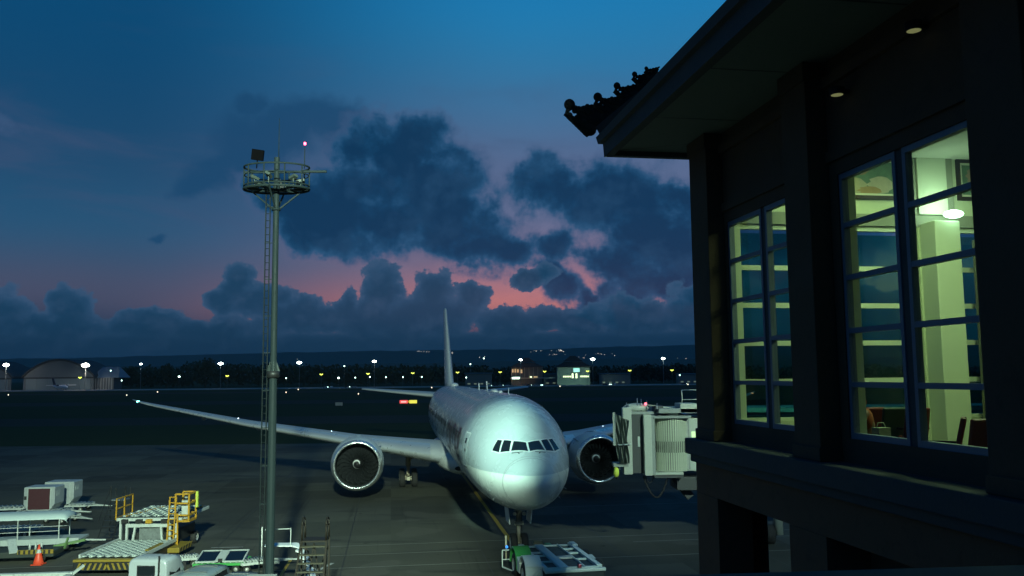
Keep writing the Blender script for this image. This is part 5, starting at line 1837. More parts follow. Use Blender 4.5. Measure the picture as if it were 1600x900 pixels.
# white truck, cab seen from behind
def truck(loc, rz, label, s=1.0):
    t_ = thing('truck', label, 'truck', loc, rz, None)
    CABP = mat('truck_white_paint', (.36, .40, .42), .3, vary=.04, coat=.4)
    # cab: loft of rounded-box sections front to back
    def ring(y, hw_, z0, z1, r):
        pts = []
        for (cx, cz, a0) in ((hw_ - r, z1 - r, 0), (-hw_ + r, z1 - r, 90), (-hw_ + .06, z0 + .06, 180), (hw_ - .06, z0 + .06, 270)):
            rad = r if a0 < 180 else .06
            for k in range(5):
                a = R(a0 + k * 22.5)
                pts.append((cx + rad * math.cos(a), y, cz + rad * math.sin(a)))
        return pts
    rows = [ring(-.02, .80, .95, 1.98, .2), ring(0, .84, .9, 2.05, .22), ring(.06, .86, .85, 2.1, .22), ring(.8, .87, .6, 2.14, .22), ring(1.25, .86, .6, 2.08, .24), ring(1.5, .84, .6, 1.75, .2), ring(1.8, .80, .6, 1.3, .15), ring(1.85, .74, .65, 1.2, .12)]
    b = MB().grid(rows, True, True)
    b.add(rows[0], [tuple(range(20))]); b.add(rows[-1], [tuple(range(20))])
    cab = b.build('cab', CABP, t_)
    MB().bx((-.42, -.045, 1.42), (.32, -.025, 1.80)).build('rear_window', DARKGLASS, cab, bevel=.03)
    MB().bx((-.46, -.035, 1.38), (.36, -.022, 1.84)).build('window_seal', BLACK, cab, bevel=.03)
    for s_ in (-1, 1):
        MB().add([(s_ * .872, .25, 1.38), (s_ * .872, 1.2, 1.38), (s_ * .84, 1.1, 1.92), (s_ * .84, .3, 1.95)], [(0, 1, 2, 3)]).build('side_window', DARKGLASS, cab)
        MB().add([(s_ * .877, .2, .75), (s_ * .877, .22, .75), (s_ * .85, .22, 2.0), (s_ * .85, .2, 2.0)], [(0, 1, 2, 3)]).build('door_seam', BLACK, cab)
        MB().box((s_ * 1.0, 1.35, 1.55), (.1, .06, .34)).bar((s_ * .86, 1.3, 1.7), (s_ * 1.0, 1.35, 1.65), .03).build('mirror', BLACK, cab, bevel=.02)
        MB().bx((s_ * .80 - .1, -2.6, .66), (s_ * .80 + .05, -.1, 1.0)).build('bed_side', CABP, t_)
    MB().bar((.55, -.1, 1.0), (.55, -.06, 2.25), .07, .05).build('exhaust_stack', BLACK, t_)
    MB().bx((-.85, -2.6, .6), (.85, -.1, .66)).build('bed', GREYP, t_)
    MB().bx((-.7, -.16, 1.06), (.7, -.1, 1.16)).bx((-.72, -.16, .7), (-.66, -.1, 1.1)).bx((.66, -.16, .7), (.72, -.1, 1.1)).build('headboard', CABP, t_)
    MB().bx((-.4, -2.5, .3), (.4, 1.5, .58)).build('chassis', DARKM, t_)
    for x in (-.7, .7):
        for y in (-1.7, 1.0):
            wheel(t_, (x, y, .33), .33, .2)
    return t_


q = at(231, 866, 37.6)
truck((q.x, 37.6, 0), R(-6), 'small white truck with its cab and rear window nearest the bottom edge')
# pale van roofs at the bottom edge
def van(px, Y, label, w_=1.5, hz=1.95):
    q_ = at(px, 890, Y)
    t_ = thing('van', label, 'van', (q_.x, Y, 0), R(-4), None)
    VP = mat('van_paint', (.2, .25, .25), .3, coat=.4, vary=.04)
    def sec(y, hw_, z1):
        return [(-hw_, y, .35), (-hw_ * 1.0, y, z1 * .55), (-hw_ * .94, y, z1 - .14), (-hw_ * .8, y, z1 - .03), (-hw_ * .4, y, z1), (hw_ * .4, y, z1), (hw_ * .8, y, z1 - .03), (hw_ * .94, y, z1 - .14), (hw_, y, z1 * .55), (hw_, y, .35)]
    rows = [sec(-1.95, w_ / 2 * .9, hz * .5), sec(-1.9, w_ / 2, hz * .62), sec(-1.35, w_ / 2, hz * .96), sec(-.9, w_ / 2, hz), sec(.3, w_ / 2, hz), sec(.9, w_ / 2, hz * .97), sec(1.35, w_ / 2, hz * .62), sec(2.1, w_ / 2 * .95, hz * .55), sec(2.2, w_ / 2 * .9, hz * .4)]
    b = MB().grid(rows, True, True); b.add(rows[0], [tuple(range(10))]); b.add(rows[-1], [tuple(range(10))])
    bo_ = b.build('body', VP, t_)
    MB().add([(-w_ * .42, -1.92, hz * .64), (w_ * .42, -1.92, hz * .64), (w_ * .38, -1.42, hz * .93), (-w_ * .38, -1.42, hz * .93)], [(0, 1, 2, 3)]).build('rear_window', DARKGLASS, bo_)
    for s_ in (-1, 1):
        MB().add([(s_ * w_ * .502, -1.2, hz * .6), (s_ * w_ * .502, .9, hz * .6), (s_ * w_ * .475, .7, hz * .9), (s_ * w_ * .475, -1.1, hz * .9)], [(0, 1, 2, 3)]).build('side_window', DARKGLASS, bo_)
        for y in (-1.3, 1.4):
            wheel(t_, (s_ * w_ * .44, y, .3), .3, .18)
    MB().bx((-w_ * .3, -.9, hz + .005), (w_ * .35, -.84, hz + .03)).bx((-w_ * .3, .2, hz + .005), (w_ * .35, .26, hz + .03)).build('roof_bar', STEEL, bo_)
    return t_


van(318, 36.6, 'pale grey van roof just above the bottom edge, left of the mast')
van(370, 35.6, 'pale green van roof barely showing beside the mast foot', 1.3, 1.85)
q = gnd(352, 892); dolly((q.x - .15, q.y, 0), R(4), 'dolly with two dark tilted panels in white frames', 2.5, 1.5, True, True)
q = gnd(392, 896); dolly((q.x, q.y + .6, 0), R(30), 'white dolly with its wheel showing beside the mast', 1.5, 1.1)
q = gnd(288, 886); dolly((q.x, q.y, 0), R(24), 'small white dolly just right of the truck cab', 1.3, 1.0)

# tall brown maintenance steps
q = at(496, 830, 35.2)
TS = thing('maintenance_steps', 'tall brown mobile steps with curved handrails, right of the mast', 'steps', (q.x, 35.2, 0), R(3))
BRN = mat('brown_steel', (.02, .015, .009), .6, .2, dirt=.4)
hz_, wd_ = 3.4, .47
for s_ in (-1, 1):
    MB().bar((s_ * wd_, .0, .2), (s_ * wd_, .0, hz_), .06).build('upright', BRN, TS)
    MB().bar((s_ * wd_, -.75, .2), (s_ * wd_, -.75, hz_), .06).build('upright', BRN, TS)
    MB().bar((s_ * wd_ * 1.05, -.75, hz_ - .02), (s_ * (wd_ + .12), -3.2, .2), .07).build('stringer', BRN, TS)
    MB().path([(s_ * wd_, -.8, hz_), (s_ * wd_, -.78, hz_ + .6), (s_ * wd_, -.6, hz_ + .82), (s_ * wd_, -.35, hz_ + .86), (s_ * wd_, -.1, hz_ + .72), (s_ * wd_, 0, hz_)], .03, 6).build('handrail', BRN, TS)
    MB().path([(s_ * wd_, -.62, hz_), (s_ * wd_, -.6, hz_ + .5), (s_ * wd_, -.4, hz_ + .66), (s_ * wd_, -.2, hz_ + .5), (s_ * wd_, -.18, hz_)], .022, 6).build('handrail', BRN, TS)
    wheel(TS, (s_ * wd_, -.1, .14), .14, .08)
MB().bx((-wd_, -.8, hz_ - .06), (wd_, .03, hz_)).build('landing', BRN, TS)
for k in range(11):
    z = hz_ - .22 - k * .275
    y = -.8 - k * .215
    MB().bx((-wd_ - .01 * k, y - .2, z), (wd_ + .01 * k, y + .02, z + .035)).build('tread', mat('worn_tread', (.07, .065, .04), .6, dirt=.3), TS)
MB().bar((-wd_, .0, .6), (wd_, .0, hz_ - .3), .045).bar((wd_, .03, .6), (-wd_, .03, hz_ - .3), .045).build('cross_brace', BRN, TS)
MB().bar((0, -.76, hz_ - .1), (wd_ * .8, -.78, 1.2), .05).bar((0, -.76, hz_ - .1), (-wd_ * .6, -.78, 1.2), .05).build('cross_brace', BRN, TS)
# white steps between mast and brown steps
q = at(441, 851, 38.6)
WS = thing('boarding_steps', 'bright white low steps with landing and thin rail between mast and brown steps', 'steps', (q.x, 38.6, 0), 0)
zl = at(441, 851, 38.6).z
MB().add([(-.75, -.25, zl - .04), (.52, -.25, zl - .04), (.86, -.28, zl - .14), (.62, .45, zl - .04), (-.75, .45, zl - .04), (-.75, -.25, zl), (.52, -.25, zl), (.86, -.28, zl - .1), (.62, .45, zl), (-.75, .45, zl)],
         [(0, 1, 2, 3, 4), (5, 6, 7, 8, 9), (0, 1, 6, 5), (1, 2, 7, 6), (2, 3, 8, 7), (3, 4, 9, 8), (4, 0, 5, 9)]).build('landing', mat('bright_white', (.82, .86, .86), .35, vary=.03), WS)
for k in range(7):
    x, z = .66 + k * .14, zl - .24 - k * .26
    MB().add([(x, -.3, z), (x + .32, -.32, z - .14), (x + .32, .35, z - .14), (x, .35, z), (x, -.3, z + .045), (x + .32, -.32, z - .095), (x + .32, .35, z - .095), (x, .35, z + .045)],
             [(0, 1, 2, 3), (4, 5, 6, 7), (0, 1, 5, 4), (1, 2, 6, 5), (2, 3, 7, 6), (3, 0, 4, 7)]).build('tread', mat('bright_white', (.82, .86, .86)), WS)
MB().bar((-.7, .4, zl), (-.7, .4, .1), .07).bar((.6, .4, zl), (.6, .4, .1), .07).bar((-.7, -.2, zl - .04), (-.7, -.2, .1), .07).bar((.78, .38, zl), (1.9, .38, .1), .05).bar((-.7, .4, .3), (1.8, .4, .3), .05).bar((-.7, -.2, .3), (-.7, .4, .3), .05).build('frame', DARKM, WS)
MB().bar((.42, -.2, zl), (.42, -.2, zl + .74), .035).bar((.42, -.2, zl + .72), (-.75, -.2, zl + .68), .035).build('handrail', GW, WS)
# yellow apron stripe by the steps
b_ = MB(); line_strip(b_, gnd(433, 908), gnd(456, 872), 0.16); o = b_.build('stand_marking', LINEY); o.location.z = 0.01; o['kind'] = 'structure'


# ------------------------------------------------------------------ hills
HILL = mat('wooded_hill', (.05, .06, .035), .95, vary=.35, scale=.004)


def hill(name, Y, prof, depth, seed, amp):
    rr_ = random.Random(seed)
    xs = np.arange(-320, 2400, 14)
    rows = [[], [], []]
    h = 0
    for px in xs:
        y = float(np.interp(px, [p[0] for p in prof], [p[1] for p in prof]))
        h = h * .6 + rr_.uniform(-1, 1) * amp
        p = at(px, y + h, Y)
        rows[0].append((p.x, Y - depth, -.1)); rows[1].append((p.x, Y, p.z)); rows[2].append((p.x * 1.05, Y + depth, -.1))
    o = MB().grid(rows, True).build(name, HILL)
    o['kind'] = 'structure'
    return o


hill('hills', 7600, [(-300, 564), (0, 561), (200, 557), (330, 554), (430, 550), (600, 548), (800, 546), (880, 545), (1000, 541), (1100, 538), (1500, 532), (2400, 540)], 900, 3, .7)
hill('hills', 3600, [(-300, 577), (0, 574), (200, 572), (500, 571), (700, 567), (900, 563), (1000, 560), (1100, 562), (1500, 556), (2400, 560)], 500, 8, 1.0)

# ------------------------------------------------------------------ far wood: one mass of leaf clumps
LEAF = mat('dark_foliage', (.045, .06, .025), .9, vary=.5, scale=.05)
BARK = mat('tree_bark', (.06, .045, .03), .9)


def clumps(mb, c, rx, rz, n, rr_, s=1.6):
    for _ in range(n):
        while True:
            u = Vector((rr_.uniform(-1, 1), rr_.uniform(-1, 1), rr_.uniform(-1, 1)))
            if .25 < u.length < 1: break
        p = Vector((c[0] + u.x * rx, c[1] + u.y * rx, c[2] + u.z * rz))
        a, b2 = rr_.uniform(0, 3.14), rr_.uniform(-.8, .8)
        d1 = Vector((math.cos(a), math.sin(a), b2)).normalized() * s * rr_.uniform(.5, 1.2)
        d2 = Vector((-math.sin(a) * .5, math.cos(a) * .5, rr_.uniform(.4, 1))).normalized() * s * rr_.uniform(.5, 1.2)
        mb.add([p - d1, p - d2, p + d1 * .9, p + d2], [(0, 1, 2, 3)])


rw = random.Random(12)
wood = MB()
topline = [(-40, 588), (140, 590), (170, 580), (200, 574), (230, 572), (262, 576), (300, 566), (322, 561), (345, 565), (400, 569), (470, 571), (540, 570), (610, 572), (690, 570), (780, 574), (860, 573), (960, 572), (1010, 570), (1050, 568), (1100, 572), (1500, 568), (2000, 572)]
for px in np.arange(150, 2000, 5.5 if True else 8):
    for row in range(2):
        Y = 900 + row * 60 + rw.uniform(-15, 15)
        yt = float(np.interp(px, [p[0] for p in topline], [p[1] for p in topline])) + rw.uniform(-1.5, 4)
        zt_ = at(px, yt, Y).z
        x = at(px, yt, Y).x
        h = max(zt_, 4)
        clumps(wood, (x, Y, h * .55), 5.5, h * .5, 44 if px < 1120 else 16, rw, 2.0)
wo_ = wood.build('tree_belt', LEAF)
wo_['kind'] = 'stuff'; wo_['label'] = 'dark belt of trees beyond the far apron below the hills'
# single trees that stand out of the belt
for (px, yt, lab) in ((322, 558, 'tallest dark round tree crown standing out of the belt left of the mast'), (262, 567, 'dark tree beside the thin lamp pole on the left'),
                      (205, 571, 'dark bushy tree just right of the pale hangar annexe'), (1012, 569, 'dark tree right of the lit pavilion under a white lamp'),
                      (1060, 567, 'dark tree nearest the terminal corner on the far side')):
    Y = 868
    p = at(px, yt, Y)
    t_ = thing('tree', lab, 'tree', (p.x, Y, 0), 0, 'separate trees before the far belt')
    MB().tube((0, 0, 0), (.2, 0, p.z * .5), .5, 8, r2=.3).tube((.2, 0, p.z * .45), (2.2, .5, p.z * .75), .25, 6, r2=.1).tube((.2, 0, p.z * .45), (-2.0, -.6, p.z * .7), .25, 6, r2=.1).build('trunk', BARK, t_)
    c_ = MB()
    for k in range(7):
        clumps(c_, (rw.uniform(-5, 5), rw.uniform(-3, 3), p.z * rw.uniform(.5, .8)), 4.2, p.z * .2, 60, rw, 1.4)
    c_.build('crown', LEAF, t_)

# ------------------------------------------------------------------ far lamps
ORD = ['first', 'second', 'third', 'fourth', 'fifth', 'sixth', 'seventh', 'eighth', 'ninth', 'tenth', 'eleventh', 'twelfth', 'thirteenth', 'fourteenth', 'fifteenth', 'sixteenth', 'seventeenth']

COOL = emit('cool_white_lamp', (.85, 1, .95), 30)
WARMW = emit('warm_white_lamp', (1, .93, .8), 30)
LIME = emit('lime_yellow_lamp', (.75, .85, .12), 3.0)
MINT = emit('mint_small_lamp', (.65, 1, .85), 6)
POLE = mat('lamp_pole_grey', (.22, .24, .24), .6, .3)


def mast(px, py, Y, r, m, label, pr=.16):
    r *= 1.25
    p = at(px, py, Y)
    t_ = thing('floodlight_pole', label, 'lamp post', (p.x, Y, 0), 0, 'tall floodlight poles along the far apron')
    MB().tube((0, 0, 0), (0, 0, p.z - .2), pr * 1.6, 8, r2=pr).build('pole', POLE, t_)
    b = MB().bar((-r, -.1, p.z + .1), (r, -.1, p.z + .1), .16)
    b.build('crossarm', POLE, t_)
    for k in (-1, 0, 1):
        MB().sphere((k * r * .62, -.5, p.z - .1), (r * .5, .3, r * .62 if k == 0 else r * .42), 10, 6).build('lamp_head', m, t_)
    return t_


for px, py, r, m, lab in ((10, 570, 1.9, WARMW, 'bright floodlight pole at the left edge above the hangars'), (134, 570.5, 2.5, WARMW, 'brightest floodlight pole, between arched hangar and annexe'),
                          (220.5, 568.5, .85, COOL, 'thin pole with a small lamp right of the hangar annexe'), (345, 568, 1.6, COOL, 'white floodlight pole next left of the mast'),
                          (468, 566.5, 1.5, COOL, 'white floodlight pole next right of the mast'), (585, 564.5, 1.3, WARMW, 'floodlight pole midway between mast and tail fin'),
                          (813.5, 562, 1.0, COOL, 'floodlight pole in front of the orange-lit pavilion'), (926, 561, 1.4, COOL, 'floodlight pole beside the green-lit pavilion'),
                          (1036, 560, 1.15, COOL, 'rightmost far floodlight pole, near the terminal corner')):
    mast(px, py, 770, r, m, lab)
for px, e_ in ((10, 6000), (134, 11000)):
    p = at(px, 570, 768)
    spot('far_floodlight', (p.x, 766, p.z - 1), (p.x - 14, 790, 0), e_, (1, .95, .85), 140, .8, .5)
for i, (px, py) in enumerate(((125, 590.5), (355, 588), (502, 585.5), (575, 584.5), (645, 583.5), (715, 582.5), (781.5, 582), (851, 581), (918, 580.5), (984, 579.5), (1050, 579))):
    p = at(px, py, 742)
    t_ = thing('street_lamp', 'lime-yellow road lamp with two slanted arms, %s from the left in the far row' % ORD[i], 'lamp post', (p.x, 742, 0), 0, 'lime-yellow road lamps in the far row')
    MB().tube((0, 0, 0), (0, 0, p.z), .1, 6).build('pole', POLE, t_)
    for s_ in (-1, 1):
        MB().box((s_ * .62, 0, p.z + .25), (1.5, .5, .6), (0, -s_ * .5, 0)).build('lamp_head', LIME, t_)
SML = ((280, 588.5), (447, 591), (529, 590.5), (555, 590), (578, 589), (603, 589.5), (629.5, 589.3), (659, 589), (700, 589), (728.5, 589.8), (190, 594.5), (173, 579), (538, 572), (1062, 586), (700, 575), (735, 569), (756, 560))
SRT = sorted(range(len(SML)), key=lambda k: SML[k][0])
for i, (px, py) in enumerate(SML):
    Y = 735
    p = at(px, py, Y)
    t_ = thing('bollard_lamp', 'small mint-white lamp on a thin post, %s from the left along the far apron' % ORD[SRT.index(i)], 'lamp', (p.x, Y, 0), 0, 'small pale lamps along the far apron')
    MB().tube((0, 0, 0), (0, 0, max(p.z - .1, .2)), .07, 5).build('post', POLE, t_)
    MB().sphere((0, 0, p.z), (.5, .4, .55) if i not in (0, 2) else (1.0, .5, .7), 8, 6).build('lamp_head', MINT, t_)
# taxiway edge lights in the grass
TXL = ((13, 617.5), (198, 618), (246, 613), (447, 613.5), (466, 609), (674.5, 606), (694, 607.5), (1075, 601), (560, 616), (875, 604))
for i, (px, py) in enumerate(TXL):
    p = gnd(px, py + .6)
    s_ = p.y / 1340
    t_ = MB().tube((0, 0, 0), (0, 0, .25), .05, 6).sphere((0, 0, .3 + s_ * .5), (s_ * .85, s_ * .6, s_ * .85), 8, 6).build('taxiway_light', emit('amber_taxi_lamp', (1, .85, .6), 2.2), None, loc=(p.x, p.y, 0))
    tag(t_, 'tiny pale lamp in the dark airfield grass, %s of these from the left' % ORD[sorted(range(len(TXL)), key=lambda k: TXL[k][0]).index(i)], 'lamp', 'tiny lamps in the airfield grass')
# lit guidance sign and a dark one
p0, p1, p2, p3 = gnd(624.5, 631.5), gnd(636.5, 631.5), gnd(639, 631.5), gnd(650.5, 631.5)
GS = thing('guidance_sign', 'lit red and yellow taxiway sign standing in the grass left of the tail', 'sign', (p0.x, p0.y, 0))
hh = 1.35
MB().bx((0, 0, .25), (p1.x - p0.x, .2, hh)).build('red_panel', emit('sign_red', (1, .10, .10), 1.0), GS)
MB().bx((p2.x - p0.x, 0, .25), (p3.x - p0.x, .2, hh)).build('yellow_panel', emit('sign_yellow', (.95, .85, .1), .9), GS)
MB().bx((p1.x - p0.x + .05, .02, .5), (p2.x - p0.x - .05, .18, hh - .15)).build('middle_panel', emit('sign_orange', (.9, .45, .05), .5), GS)
for x in (.2, p1.x - p0.x - .2, p2.x - p0.x + .2, p3.x - p0.x - .2):
    MB().tube((x, .1, 0), (x, .1, .25), .05, 6).build('leg', POLE, GS)
MB().bx((.45, -.012, .55), (p1.x - p0.x - .45, -.002, 1.05)).build('sign_plate', emit('sign_pink', (1, .45, .4), 1.2), GS)
p = gnd(524, 635); p1 = gnd(534.5, 635)
DS = thing('guidance_sign', 'unlit grey taxiway sign in the dark grass above the left wing', 'sign', (p.x, p.y, 0))
MB().bx((0, 0, .25), (p1.x - p.x, .2, 1.3)).build('panel', mat('sign_grey', (.34, .36, .36), .6), DS)
for x in (.3, p1.x - p.x - .3):
    MB().tube((x, .1, 0), (x, .1, .25), .05, 6).build('leg', POLE, DS)

# ------------------------------------------------------------------ hangars
HW = mat('hangar_cladding', (.13, .16, .17), .7, vary=.15, scale=.05)
HD = mat('hangar_roof', (.035, .045, .05), .8)
YH = 800.0


def hangar(pa, pb, ptop, label):
    a, b2 = at(pa, 605, YH), at(pb, 605, YH)
    W_ = b2.x - a.x
    zt_ = at((pa + pb) / 2, ptop, YH).z
    ze = zt_ * .42
    t_ = thing('hangar', label, 'hangar', ((a.x + b2.x) / 2, YH, 0), 0, 'arched hangars on the far left')
    n = 22
    arc = [(-W_ / 2 + W_ * k / n, ze + (zt_ - ze) * math.sin(math.pi * k / n) ** .8) for k in range(n + 1)]
    MB().prism([(-W_ / 2, 0), (W_ / 2, 0)] + arc[::-1], 0, .5, 'Y').build('front_wall', HW, t_)
    MB().prism([(-W_ / 2 - 1, ze - .5)] + [(x * 1.03, z - .2) for x, z in arc] + [(W_ / 2 + 1, ze - .5)] + [(x * 1.03, z + 1.6) for x, z in arc][::-1], -1.5, 45, 'Y').build('roof', HD, t_)
    MB().bx((-W_ * .5, -.4, ze - 1.0), (W_ * .5, 0, ze + .4)).build('door_track', HD, t_)
    for k in range(6):
        x0 = -W_ * .46 + k * W_ * .92 / 6
        MB().bx((x0, -.3 - .1 * (k % 2), 0), (x0 + W_ * .92 / 6 - .3, -.05, ze - 1.1)).build('door_leaf', mat('hangar_door', (.19, .25, .26), .7), t_)
    return t_


hangar(36, 146, 563.5, 'wide dark-arched hangar with a pale front behind the small parked plane')
hangar(-90, 17, 566, 'arched hangar cut off by the left edge of the view')
a, b2 = at(144, 600, 805), at(186, 600, 805)
AN = thing('annexe', 'pale low annexe with a sloping roof and pillars right of the arched hangar', 'building', (a.x, 805, 0))
W_ = b2.x - a.x
za, zb3 = at(150, 573, 805).z, at(180, 590, 805).z
MB().bx((0, 0, 0), (W_ * .8, 16, zb3)).build('wall', mat('annexe_wall', (.09, .11, .12), .7), AN)
MB().add([(-1, -1, zb3), (W_, -1, zb3), (W_ * .8, 12, za), (4, 12, za), (-1, 24, zb3), (W_, 24, zb3)], [(0, 1, 2, 3), (3, 2, 5, 4), (0, 3, 4), (1, 5, 2)]).build('roof', mat('pale_blue_roof', (.16, .22, .26), .6), AN)
for k in range(8):
    MB().bx((k * W_ * .8 / 8 + .3, -.6, 0), (k * W_ * .8 / 8 + 1.2, -.05, zb3 - .3)).build('pillar', mat('annexe_pillar', (.28, .31, .31), .6), AN)

# small parked plane in front of the hangar
p = gnd(97, 605.5)
SP = thing('parked_plane', 'small parked plane with a dark tail in front of the arched hangar', 'aircraft', (at(106, 600, 760).x, 760, 0), R(58))
PW = mat('small_plane_white', (.8, .82, .84), .25)
PD = mat('dark_blue_tail', (.03, .04, .07), .4)
rows = []
for y, r, z in ((0, .05, 2.6), (.8, .8, 2.7), (2, 1.3, 2.9), (4, 1.5, 3), (14, 1.5, 3), (18, 1.1, 3.3), (22, .5, 3.8), (24, .1, 4)):
    rows.append([(r * math.cos(q), y, z + r * math.sin(q)) for q in [2 * math.pi * i / 16 for i in range(16)]])
MB().grid(rows, True, True).build('fuselage', PW, SP)
MB().prism([(18, 4), (22, 4.2), (25.5, 11.5), (22.5, 11.5)], -.25, .25).build('tail_fin', PD, SP)
MB().box((0, 23.5, 11.3), (8, 2, .25)).build('tailplane', PD, SP)
MB().bx((-13, 9, 4.4), (13, 11.2, 4.7)).build('wing', PW, SP)
for s_ in (-1, 1):
    MB().lathe([(-1.2, .1), (-.8, .7), (2.5, .6), (4, .2)], 'Y', (s_ * 4, 8.6, 4.3), 12).build('engine', PD, SP)
    MB().lathe([(-.15, 0), (-.15, .45), (.15, .45), (.15, 0)], 'X', (s_ * 2.4, 11, .45), 12).build('wheel', TYRE, SP)
    MB().tube((s_ * 2.4, 11, .4), (s_ * 1.2, 11, 2.2), .12, 6).build('gear_leg', GEARM, SP)
MB().lathe([(-.15, 0), (-.15, .4), (.15, .4), (.15, 0)], 'X', (0, 2.5, .4), 12).tube((0, 2.5, .4), (0, 2.5, 2), .1, 6).build('nose_gear', TYRE, SP)


# ------------------------------------------------------------------ far buildings
def pavilion(pa, pb, ytop, yeave, yb, Y, label, wall, roofm, lit):
    a, b2 = at(pa, yb, Y), at(pb, yb, Y)
    W_ = b2.x - a.x
    zt_, ze = at(pa, ytop, Y).z, at(pa, yeave, Y).z
    t_ = thing('pavilion', label, 'building', (a.x, Y, 0))
    MB().bx((0, 0, 0), (W_, 18, ze - .1)).build('wall', wall, t_)
    o1, zm = 2.2, ze + (zt_ - ze) * .45
    MB().add([(-o1, -o1, ze), (W_ + o1, -o1, ze), (W_ + o1, 18 + o1, ze), (-o1, 18 + o1, ze), (W_ * .22, 4, zm), (W_ * .78, 4, zm), (W_ * .78, 14, zm), (W_ * .22, 14, zm)],
             [(0, 1, 5, 4), (1, 2, 6, 5), (2, 3, 7, 6), (3, 0, 4, 7), (4, 5, 6, 7), (0, 3, 2, 1)]).build('roof', roofm, t_)
    MB().add([(W_ * .2, 3, zm + .6), (W_ * .8, 3, zm + .6), (W_ * .8, 15, zm + .6), (W_ * .2, 15, zm + .6), (W_ * .42, 9, zt_), (W_ * .58, 9, zt_)],
             [(0, 1, 5, 4), (1, 2, 5), (2, 3, 4, 5), (3, 0, 4), (0, 3, 2, 1)]).build('roof', roofm, t_)
    for (x0, x1, y0, y1, m) in lit:
        A, B = at(x0, y0, Y), at(x1, y1, Y)
        MB().bx((A.x - a.x, -.12, max(B.z, .1)), (B.x - a.x, -.02, A.z)).build('window', m, t_)
    return t_, W_, ze


ROOFB = mat('brick_red_roof', (.16, .07, .045), .8)
WO = emit('orange_window', (1, .7, .35), .45)
WC = emit('cyan_screen', (.45, 1, .85), 1.0)
WG = emit('green_white_window', (.85, 1, .55), 2.0)
DW = mat('dark_grey_wall', (.12, .13, .12), .7)  # even dark grey base colour
t_, W_, ze = pavilion(799, 847, 559, 574, 592, 790, 'two-tiered red-roofed pavilion with an orange-lit balcony', DW, ROOFB,
                      [(800, 802.5, 577, 582, WO), (804, 806.5, 576.5, 582, WO), (808, 810.5, 577, 582, WO), (813, 816, 577.5, 583, WO), (800, 812, 589.5, 592, MINT), (828, 831, 588, 590, WG), (834, 840, 588, 590, WO)])
MB().bx((-1, -3.2, 6.2), (W_ + 12, -.2, 7.0)).build('balcony', mat('balcony_pale', (.5, .5, .4), .6), t_)
for k in range(8):
    MB().bx((k * W_ / 7, -3, 7), (k * W_ / 7 + .25, -2.8, ze)).build('column', mat('balcony_pale', (.5, .5, .4)), t_)
spot('pavilion_lamp', (at(806, 577, 780).x, 772, 4), (at(806, 577, 780).x + 3, 788, 11), 2500, (1, .55, .25), 90)
t_, W_, ze = pavilion(871, 922, 556, 573.5, 592, 785, 'dark tiered-roof pavilion with a green-lit front and glowing lower windows', mat('pale_green_wall', (.28, .36, .3), .7), mat('dark_tier_roof', (.04, .035, .03), .85),
                      [(896, 905.5, 575.5, 581, WC)] + [(880 + k * 2.6, 881.8 + k * 2.6, 587.3, 589.5, WG) for k in range(5)] + [(893.5, 896, 583.5, 590.8, WG), (899.5, 902, 583.5, 590.8, WG)] + [(907 + k * 2.7, 909 + k * 2.7, 587, 589.2, WG) for k in range(5)])
spot('pavilion_lamp', (at(897, 577, 770).x, 762, 3), (at(897, 577, 780).x, 785, 9), 5000, (.6, 1, .75), 100)
# low dark sheds between and beyond
for (x0, x1, yt, Y, lab) in ((727, 768, 583, 800, 'long low dark shed left of the orange-lit pavilion'), (938, 985, 583.5, 805, 'low dim building right of the green-lit pavilion'), (850, 871, 584, 800, 'small low shed between the two pavilions'), (1060, 1120, 584, 800, 'low dark building at the far right by the terminal')):
    A, B = at(x0, yt, Y), at(x1, yt, Y)
    s_ = thing('shed', lab, 'building', (A.x, Y, 0))
    W2 = B.x - A.x
    MB().bx((0, 0, 0), (W2, 12, A.z - .6)).build('wall', mat('shed_wall', (.2, .22, .2), .7), s_)
    MB().prism([(-1, A.z - .7), (6, A.z + .4), (13, A.z - .7), (13, A.z - 1), (-1, A.z - 1)], -1, W2 + 1, 'X').build('roof', HD, s_)
    for k in range(int(W2 / 6)):
        MB().bx((2 + k * 6, -.1, 1.2), (4.5 + k * 6, -.02, 2.4)).build('window', emit('dim_window', (.7, .8, .5), .12), s_)
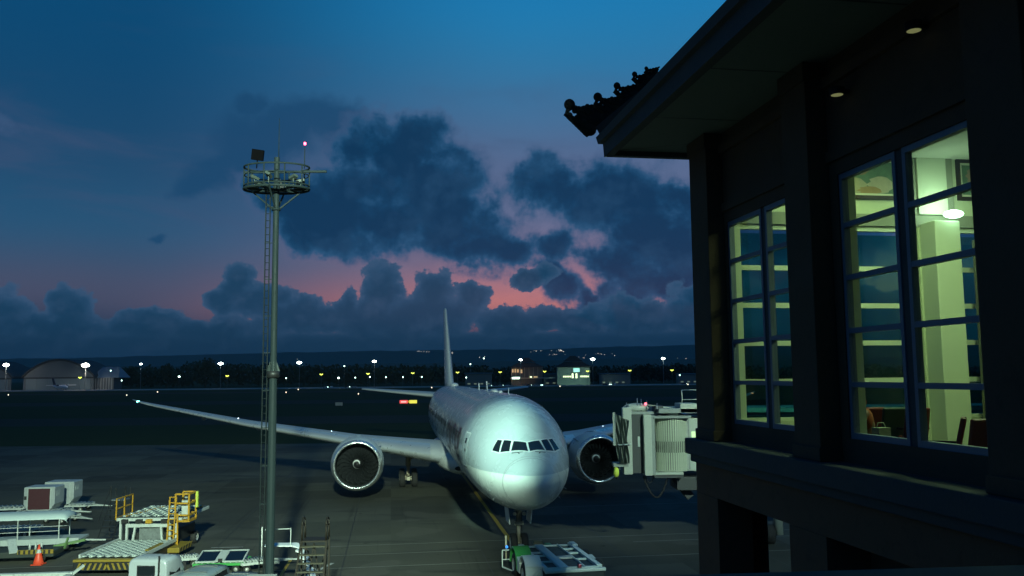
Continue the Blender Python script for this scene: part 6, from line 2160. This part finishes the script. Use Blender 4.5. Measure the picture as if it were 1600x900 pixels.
# cars and service trucks parked by the far buildings
carm = [mat('car_silver', (.4, .42, .42), .3, .4), mat('car_white', (.7, .72, .72), .3), mat('car_dark', (.05, .05, .06), .3)]
rc = random.Random(5)
for i, px in enumerate((508, 517, 541, 553, 764, 775, 782, 793, 826, 838, 846, 944, 952, 962, 1067)):
    p = at(px, 593, 748)
    c_ = thing('parked_car', 'small %s car in the far parked row, %s from the left' % (('silver', 'white', 'dark')[i % 3], ORD[i]), 'car', (p.x, 748 + rc.uniform(-6, 6), 0), R(rc.choice((0, 90, 80, 100))), 'cars parked along the far buildings')
    MB().bx((-.9, -2.2, .35), (.9, 2.2, .95)).box((0, .1, 1.2), (1.6, 2.4, .55), None, (.85, .75)).build('body', carm[i % 3], c_, bevel=.08)
    MB().box((0, .1, 1.22), (1.64, 2.2, .36), None, (.87, .8)).build('windows', DARKGLASS, c_)
    for x in (-.8, .8):
        for y in (-1.4, 1.4):
            MB().lathe([(-.1, 0), (-.1, .34), (.1, .34), (.1, 0)], 'X', (x, y, .34), 10).build('wheel', TYRE, c_)
    if i % 2 == 0:
        for x in (-.6, .6):
            MB().sphere((x, -2.2, .75), (.35, .2, .3), 8, 5).build('headlight', MINT, c_)
# lights of villages on the hills
vl = MB()  # one mass of lights nobody could count
rv = random.Random(9)
for (cx, cy, sx, sy, n) in ((875, 548, 10, 2.2, 16), (868, 554, 7, 2, 8), (660, 549.5, 14, 1, 9), (706, 551, 5, 1, 4), (940, 553, 30, 2, 8), (760, 558, 12, 1.2, 4), (1020, 565, 40, 3, 9), (840, 549, 12, 1, 6), (910, 559, 8, 2, 3), (420, 561, 30, 3, 4), (1058, 561, 8, 3, 3)):
    for _ in range(n):
        p = at(cx + rv.gauss(0, sx * .6), cy + rv.gauss(0, sy * .6), 6300)
        if p.z > 12:
            r = rv.uniform(.8, 2.2)
            vl.sphere(p, (r, r, r), 6, 4)
o = vl.build('village_lights', emit('village_lamp', (1, .93, .8), 1.8)); o['kind'] = 'stuff'; o['label'] = 'scattered lights of villages on the hillside'


# ------------------------------------------------------------------ evening haze
hm = bpy.data.materials.new('evening_haze')
hm.use_nodes = True
t = NT(hm.node_tree)
t.n.clear()
pv = t.new('ShaderNodeVolumePrincipled')
pv.inputs['Color'].default_value = (.6, .88, 1, 1)
pv.inputs['Density'].default_value = 0.000035
pv.inputs['Anisotropy'].default_value = 0.0
ho = t.new('ShaderNodeOutputMaterial')
t.link(pv.outputs[0], ho.inputs['Volume'])
o = MB().bx((-12500, -320, -1.1), (12500, 9800, 265)).build('haze', hm)
o['kind'] = 'stuff'
